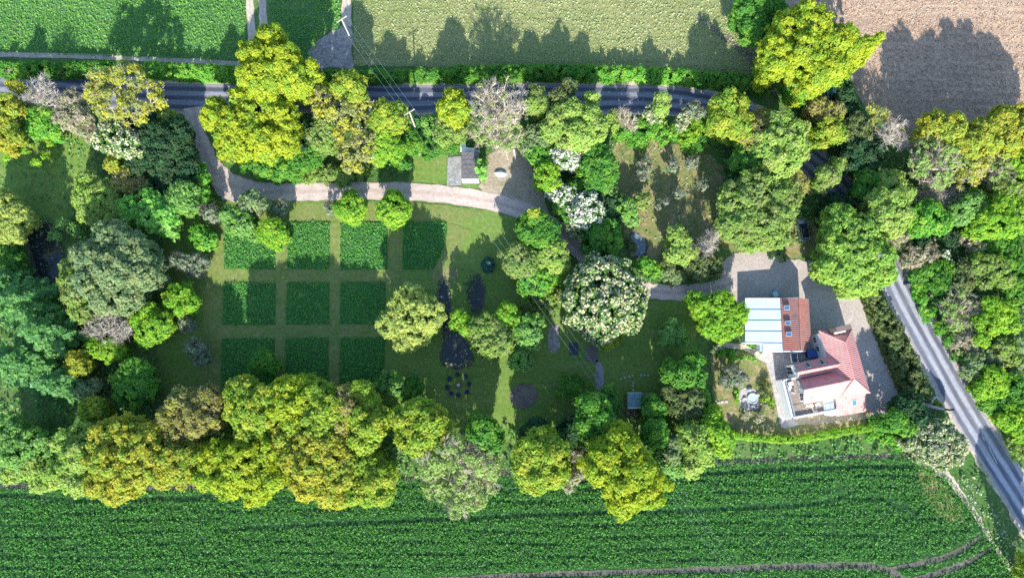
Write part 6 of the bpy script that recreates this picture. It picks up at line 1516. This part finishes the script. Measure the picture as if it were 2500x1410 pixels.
make_car((f0 + f1) / 2, math.atan2(d.y, d.x), 'grey car with black glass roof parked on the grass under the lime tree')

# ------------------------------------------------------------------ garden furniture
def dup(root, loc, rz, label):
    r = root.copy(); COL.objects.link(r); r.location = loc; r.rotation_euler = (0, 0, rz); r['label'] = label
    for ch in list(root.children):
        c = ch.copy(); COL.objects.link(c); c.parent = r
        for g_ in ch.children:
            q = g_.copy(); COL.objects.link(q); q.parent = c
    return r
def tub_chair(label, shell, seat):
    r = tag(empty('garden_chair'), label, 'chair', 'round chairs at the fire pit'); q = MB(); n = 18
    V = []; F = []
    for i in range(n + 1):
        t = R(-40) + R(260) * i / n
        h = .74 - .12 * abs(i / n - .5) * 2
        for rr, z in ((.40, .2), (.44, h), (.36, h), (.34, .2)): V.append((rr * math.cos(t), rr * math.sin(t), z))
    for i in range(n):
        for k in range(4): F.append((i * 4 + k, i * 4 + (k + 1) % 4, i * 4 + 4 + (k + 1) % 4, i * 4 + 4 + k))
    F += [(0, 1, 2, 3), tuple(n * 4 + k for k in (3, 2, 1, 0))]
    q.add(V, F); q.build('backrest', MATS[shell], r, local=True)
    q = MB(); q.lathe((0, 0, .28), [(.33, 0), (.35, .06), (.34, .14), (.30, .16)], 16); q.build('seat', MATS[seat], r, local=True)
    for k in range(4):
        q = MB(); a = R(45 + 90 * k); q.tube([(.24 * math.cos(a), .24 * math.sin(a), .28), (.32 * math.cos(a), .32 * math.sin(a), 0)], .025, 5); q.build('leg', MATS['navy'], r, local=True)
    return r
fp = W(1119, 939, 0.3); pit = tag(empty('fire_pit', (fp.x, fp.y, 0)), 'rusty round fire pit with pale ash inside the ring of chairs', 'fire pit')
q = MB(); q.lathe((fp.x, fp.y, 0.15), [(.20, 0), (.42, .10), (.50, .28), (.53, .28), (.50, .16), (.40, .14), (.02, .12)], 20); q.build('bowl', MATS['rust'], pit)
q = MB(); q.lathe((fp.x, fp.y, 0.275), [(.34, 0), (.22, .06), (.03, .10)], 14); q.build('ashes', MATS['ash'], pit)
for k in range(3):
    q = MB(); a = 2.1 * k; q.tube([(fp.x + .35 * math.cos(a), fp.y + .35 * math.sin(a), .22), (fp.x + .45 * math.cos(a), fp.y + .45 * math.sin(a), 0)], .03, 5); q.build('leg', MATS['rust'], pit)
c0 = None
for px, py, where in ((1117.4, 914.4, 'the one nearest the pond'), (1136.6, 919.5, 'just east of the one nearest the pond'), (1145, 937, 'straight east of the fire'), (1139.7, 956.6, 'on the south east of the fire'),
                      (1119.2, 963, 'straight south of the fire'), (1102.6, 959, 'on the south west of the fire'), (1093.2, 945, 'straight west of the fire'), (1098.3, 924.7, 'on the north west of the fire')):
    p = W(px, py, 0.4); rz = math.atan2(p.y - fp.y, p.x - fp.x) - R(90); lb = 'navy round garden chair at the fire pit, ' + where
    if c0 is None: c0 = tub_chair(lb, 'navy', 'cushion'); c0.location = (p.x, p.y, 0); c0.rotation_euler = (0, 0, rz)
    else: dup(c0, (p.x, p.y, 0), rz, lb)
def table(name, label, c, r, h, mat, legs=True, group=None):
    t = tag(empty(name, c), label, 'table', group); q = MB(); q.lathe((0, 0, h - .04), [(r, 0), (r, .04)], 20); q.build('table_top', MATS[mat], t, local=True)
    q = MB(); q.tube([(0, 0, 0.02), (0, 0, h - .04)], .05, 8); q.lathe((0, 0, 0), [(r * .5, 0), (r * .4, .03)], 14); q.build('stand', MATS[mat], t, local=True)
    return t
def armchair(label, c, rz, mat, s=1.0, group=None):
    t = tag(empty('armchair', c, rz), label, 'chair', group)
    for nm, cc, sz in (('seat', (0, 0, .36), (.56, .56, .16)), ('backrest', (0, .30, .58), (.62, .10, .52)), ('armrest', (-.32, .02, .50), (.08, .56, .10)), ('armrest', (.32, .02, .50), (.08, .56, .10))):
        q = MB(); q.box(tuple(v * s for v in cc), tuple(v * s for v in sz)); q.build(nm, MATS[mat], t, local=True, bevel=.02)
    for x in (-.28, .28):
        for y in (-.26, .28):
            q = MB(); q.tube([(x * s, y * s, 0), (x * s, y * s, .3 * s)], .025, 5); q.build('leg', MATS[mat], t, local=True)
    return t
def on(px, py, z): p = W(px, py, z + 0.4); return (p.x, p.y, z)
zD = zT + 0.02
armchair('pale armchair at the north end of the roof terrace', on(1929.6, 937, zD), R(20), 'wicker', 1.25, 'terrace chairs')
table('side_table', 'white round table between two pale armchairs on the roof terrace', on(1929, 948, zD), .36, .5, 'paint_white')
armchair('pale armchair south of the small white terrace table', on(1936, 954, zD), R(160), 'wicker', 1.05, 'terrace chairs')
table('side_table', 'white round table beside the terrace roof light', on(1980.7, 990.5, zD), .36, .5, 'paint_white')
armchair('square pale armchair next to the terrace roof light', on(1995, 989, zD), R(-60), 'wicker', 1.15, 'terrace chairs')
armchair('low tan chair at the edge of the terrace wing roof', on(1969.5, 993, zD), R(70), 'pale_wood', 1.1, 'terrace chairs')
armchair('low tan chair at the south railing of the terrace', on(1988, 999, zD), R(200), 'pale_wood', 1.0, 'terrace chairs')
table('garden_table', 'pale blue round table on the gravel behind the barn', on(1892, 718, 0), .55, .74, 'teal_paint')
for px, py, rz, lb in ((1885, 716, 90, 'pale blue metal chair west of the round gravel table'), (1894, 710, 0, 'pale blue metal chair north of the round gravel table'), (1900, 719, -90, 'pale blue metal chair east of the round gravel table')):
    armchair(lb, on(px, py, 0), R(rz), 'teal_paint', 0.75, 'chairs at the gravel table')
for px, py, rz, s, lb in ((1891, 584, 10, 1.35, 'white garden armchair, biggest of the three by the car'), (1880, 586, 60, 0.9, 'small white garden chair west of the biggest one'), (1898, 588, -70, 0.9, 'small white garden chair east of the biggest one')):
    armchair(lb, on(px, py, 0), R(rz), 'paint_white', s, 'white chairs by the car')
# hot tub, cold frame
h = W(1984, 863, 0.9); ht = tag(empty('hot_tub', (h.x, h.y, 0), ang - R(11)), 'blue covered rectangular tub in the shaded courtyard', 'tub')
q = MB(); q.box((0, 0, .40), (1.95, 1.35, .8)); q.build('shell', MATS['navy'], ht, local=True, bevel=.05)
q = MB(); q.box((0, 0, .86), (1.85, 1.25, .12)); q.build('cover', MATS['tub_blue'], ht, local=True, bevel=.04)
h = W(1939, 873, 0.4); cf = tag(empty('cold_frame', (h.x, h.y, 0), ang - R(8)), 'dark glazed frame with pale rim beside the courtyard tub', 'cold frame')
q = MB()
for dx, dy, sx, sy in ((0, .82, 1.2, .09), (0, -.82, 1.2, .09), (.56, 0, .09, 1.54), (-.56, 0, .09, 1.54)): q.box((dx, dy, .3), (sx, sy, .6))
q.build('rim', MATS['frame_white'], cf, local=True)
q = MB(); q.box((0, 0, .45), (1.03, 1.54, .05)); q.build('pane', MATS['glass_dark'], cf, local=True)
# stone basin, dark slab, stepping stones
b = W(1838, 972, 0.3); bs = tag(empty('water_basin', (b.x, b.y, 0)), 'round stone basin of pale teal water in the house lawn', 'basin')
q = MB(); q.lathe((b.x, b.y, 0.07), [(.95, 0), (.98, .22), (.80, .24), (.76, .12), (.02, .10)], 22); q.build('rim', MATS['stone'], bs)
q = MB(); q.lathe((b.x, b.y, 0.2), [(.77, 0), (.01, .01)], 22); q.build('water', MATS['teal_paint'], bs)
for i, (px, py, s, lb) in enumerate(((1830, 950, .55, 'dark boulder at the north of the water basin'), (1837, 991, .5, 'dark boulder at the south of the water basin'), (1850, 963, .4, 'small boulder east of the water basin'), (1818, 972, .35, 'small boulder west of the water basin'))):
    p = W(px, py, 0.2); bm = bmesh.new(); bmesh.ops.create_icosphere(bm, subdivisions=2, radius=s)
    rr = random.Random(i)
    for v in bm.verts: v.co = Vector((v.co.x, v.co.y * .8, v.co.z * .6)) * rr.uniform(.85, 1.12)
    me = bpy.data.meshes.new('boulder'); bm.to_mesh(me); bm.free(); tag(link_mesh('boulder', me, MATS['lead'] if i < 2 else MATS['stone'], loc=(p.x, p.y, .18)), lb, 'boulder', 'boulders of the stone terrace')
p = plan([(1389, 836), (1411, 835), (1412, 866), (1390, 867)]); q = MB(); q.prism(rough_edge(p, .5, .03, 3), 0, .14)
tag(q.build('plant_bed_cover', MATS['slate']), 'dark rectangular cover sheet between the two vegetable beds', 'cover')
def stones(pts, r, group, lbs, mat='stone'):
    for i, ((px, py), lb) in enumerate(zip(pts, lbs)):
        p = W(px, py, 0); q = MB(); rr = random.Random(i + 7); n = 9
        q.prism([(p.x + r * rr.uniform(.8, 1.15) * math.cos(k * 6.283 / n), p.y + r * rr.uniform(.7, 1.0) * math.sin(k * 6.283 / n)) for k in range(n)], 0, 0.12)
        tag(q.build('stepping_stone', MATS[mat]), lb, 'stepping stone', group)
stones([(1745, 978), (1755, 983), (1763, 981), (1773, 980), (1796, 977)], .32, 'stepping stones in the house lawn', ['stepping stone in the house lawn, furthest from the stone terrace', 'pale stepping stone, second from the trees in the house lawn', 'stepping stone in the middle of the house lawn row', 'stepping stone, second nearest the stone terrace', 'stepping stone touching the stone terrace'])
stones([(1516, 925), (1526, 921), (1536, 918), (1544, 916), (1565, 915), (1573, 915), (1582, 916)], .22, 'stepping stone arc above the green roofed hut', ['stepping stone, west end of the arc above the hut', 'second stepping stone from the west end of the arc', 'third stepping stone from the west end of the arc', 'stepping stone just west of the arc gap', 'stepping stone just east of the arc gap', 'second stepping stone from the east end of the arc', 'stepping stone, east end of the arc above the hut'])
stones([(1545, 933), (1545, 941), (1546, 952)], .24, 'stepping stones to the hut', ['stepping stone nearest the arc, leading to the hut', 'middle stepping stone of three leading to the hut', 'stepping stone right at the hut roof'])
for i, (px, py, lb) in enumerate(((1090, 886, 'pond stone at the south west corner of the bottle pond'), (1101, 888, 'pale pond stone at the foot of the bottle pond'), (1112, 889, 'pond stone beside the pale one at the foot'), (1126, 889, 'pond stone at the south east corner of the bottle pond'), (1078, 725, 'pale stone on the upper west bank of the bottle pond'), (1126, 815, 'pale stone on the east bank of the bottle pond'))):
    p = W(px, py, 0); bm = bmesh.new(); bmesh.ops.create_icosphere(bm, subdivisions=2, radius=.24); rr = random.Random(i + 30)
    for v in bm.verts: v.co = Vector((v.co.x * 1.2, v.co.y * .85, v.co.z * .6)) * rr.uniform(.85, 1.12)
    me = bpy.data.meshes.new('rock'); bm.to_mesh(me); bm.free(); tag(link_mesh('rock', me, MATS['stone'], loc=(p.x, p.y, .12)), lb, 'rock', 'stones round the pond')
# boat, planks, fence, dead trunk
p = W(1222, 423, .4); bt = tag(empty('rowing_boat', (p.x, p.y, 0), R(-4)), 'pale mint upturned boat on the gravel turning place', 'boat'); V = []; F = []; n = 12; m = 7
for i in range(n + 1):
    t = i / n * 2 - 1; w = .58 * (1 - abs(t) ** 2.6) + .03; k = .55 * (1 - .25 * t * t)
    for j in range(m):
        a = math.pi * j / (m - 1); V.append((t * 1.2, -w * math.cos(a), .04 + k * math.sin(a) ** .8 * (.35 + .65 * (1 - abs(t) ** 3))))
for i in range(n):
    for j in range(m - 1): F.append((i * m + j, i * m + j + 1, (i + 1) * m + j + 1, (i + 1) * m + j))
F += [tuple(range(m - 1, -1, -1)), tuple(n * m + j for j in range(m))] + [(i * m, (i + 1) * m, (i + 1) * m + m - 1, i * m + m - 1) for i in range(n)]
q = MB(); q.add(V, F); q.build('hull', MATS['boat_hull'], bt, local=True)
q = MB(); q.tube([(-1.15, 0, .40), (-.6, 0, .60), (0, 0, .63), (.6, 0, .60), (1.15, 0, .40)], .035, 6); q.build('keel', MATS['frame_white'], bt, local=True)
def plank(a, b, w, z, mat, label, name='plank'):
    a, b = W(*a, z), W(*b, z); d = b - a; q = MB(); q.box(((a.x + b.x) / 2, (a.y + b.y) / 2, z), (d.length, w, .1), math.atan2(d.y, d.x)); tag(q.build(name, MATS[mat]), label, 'plank')
plank((1254, 365), (1259, 390), .22, .12, 'paint_white', 'white plank on the gravel turning place')
plank((1236, 368), (1241, 391), .16, .12, 'pale_wood', 'pinkish plank beside the white one on the turning place')
plank((1020, 378), (1046, 375), .22, .15, 'pale_wood', 'tan plank lying in the scrub north of the shed grass')
fpts = [W(452, 281), W(465, 305), W(477, 327), W(484, 348), W(487, 370)]
fe = tag(empty('fence', fpts[2]), 'pale wooden post and rail fence along the driveway mouth', 'fence')
for p in fpts:
    q = MB(); q.box((p.x, p.y, .6), (.14, .14, 1.2)); q.build('post', MATS['pale_wood'], fe)
for h_ in (.5, 1.05):
    q = MB(); q.tube([p + Vector((0, 0, h_)) for p in fpts], .055, 6); q.build('rail', MATS['pale_wood'], fe)
dt = tag(empty('dead_tree', W(2249, 984, 0)), 'fallen dead grey trunk with curved limbs and a charred end reaching over the lane', 'dead tree')
def dl(pts, radii, name, mat):
    q = MB(); q.tube([W(x, y, z) for x, y, z in pts], radii, 8); return q.build(name, MATS[mat], dt, smooth=True)
dl([(2247, 980, .2), (2260, 987, .7), (2275, 992, 1.2), (2292, 996, 1.6), (2306, 998, 1.8)], [.42, .40, .30, .24, .17], 'trunk', 'dead_wood')
dl([(2306, 998, 1.8), (2318, 1000, 1.9), (2329, 998.5, 2.0)], [.17, .15, .16], 'charred_end', 'charred')
dl([(2273, 984, 1.0), (2276, 976, 1.5), (2283, 969, 1.9), (2290, 970, 2.0), (2295, 973, 2.0), (2301, 968.5, 2.3)], [.22, .24, .18, .14, .11, .05], 'limb', 'dead_wood')
dl([(2258, 984, .6), (2264, 972, 1.4), (2260, 965, 1.9), (2258, 961, 2.1)], [.26, .18, .13, .07], 'limb', 'dead_wood')
dl([(2264, 972, 1.4), (2271, 968, 1.8), (2274, 960, 2.1), (2273, 956, 2.2)], [.15, .13, .11, .06], 'limb', 'dead_wood')
# ------------------------------------------------------------------ camera, sky, sun
cam = bpy.data.cameras.new('camera'); co = bpy.data.objects.new('camera', cam); COL.objects.link(co)
co.location = (0, CAM_Y, CAM_H); co.rotation_euler = (TILT, 0, 0)
cam.sensor_fit = 'HORIZONTAL'; cam.sensor_width = 36.0; cam.lens = 36.0 * FPX / 2500.0; cam.clip_start = 1.0; cam.clip_end = 6000.0
scene.camera = co
SUN_EL, SUN_SHIFT = R(27.0), R(3.5)        # shadows run north, leaning a little west
ld = Vector((-math.sin(SUN_SHIFT) * math.cos(SUN_EL), math.cos(SUN_SHIFT) * math.cos(SUN_EL), -math.sin(SUN_EL)))
sun = bpy.data.lights.new('sun', 'SUN'); so = bpy.data.objects.new('sun', sun); COL.objects.link(so)
sun.energy = 4.2; sun.angle = R(0.5); sun.color = (1.0, 0.96, 0.90)
so.rotation_euler = ld.to_track_quat('-Z', 'Y').to_euler(); so.location = (0, -60, 80)
world = bpy.data.worlds.new('World'); scene.world = world; world.use_nodes = True
nt = world.node_tree; bg = nt.nodes.get('Background') or nt.nodes.new('ShaderNodeBackground')
sky = nt.nodes.new('ShaderNodeTexSky'); sky.sky_type = 'NISHITA'; sky.sun_disc = False
sky.sun_elevation = SUN_EL; sky.sun_rotation = math.pi - SUN_SHIFT; sky.air_density = 1.0; sky.dust_density = 0.6; sky.ozone_density = 3.0
nt.links.new(sky.outputs[0], bg.inputs['Color']); bg.inputs['Strength'].default_value = 0.15
vs = scene.view_settings; scene.display_settings.display_device = 'sRGB'
vs.view_transform = 'Standard'; vs.look = 'None'; vs.gamma = 1.0; vs.use_curve_mapping = False; vs.exposure = 1.45
scene.render.engine = 'CYCLES'
cy = scene.cycles; cy.max_bounces = 5; cy.diffuse_bounces = 3; cy.glossy_bounces = 2; cy.transmission_bounces = 3; cy.transparent_max_bounces = 4
cy.use_denoising = False
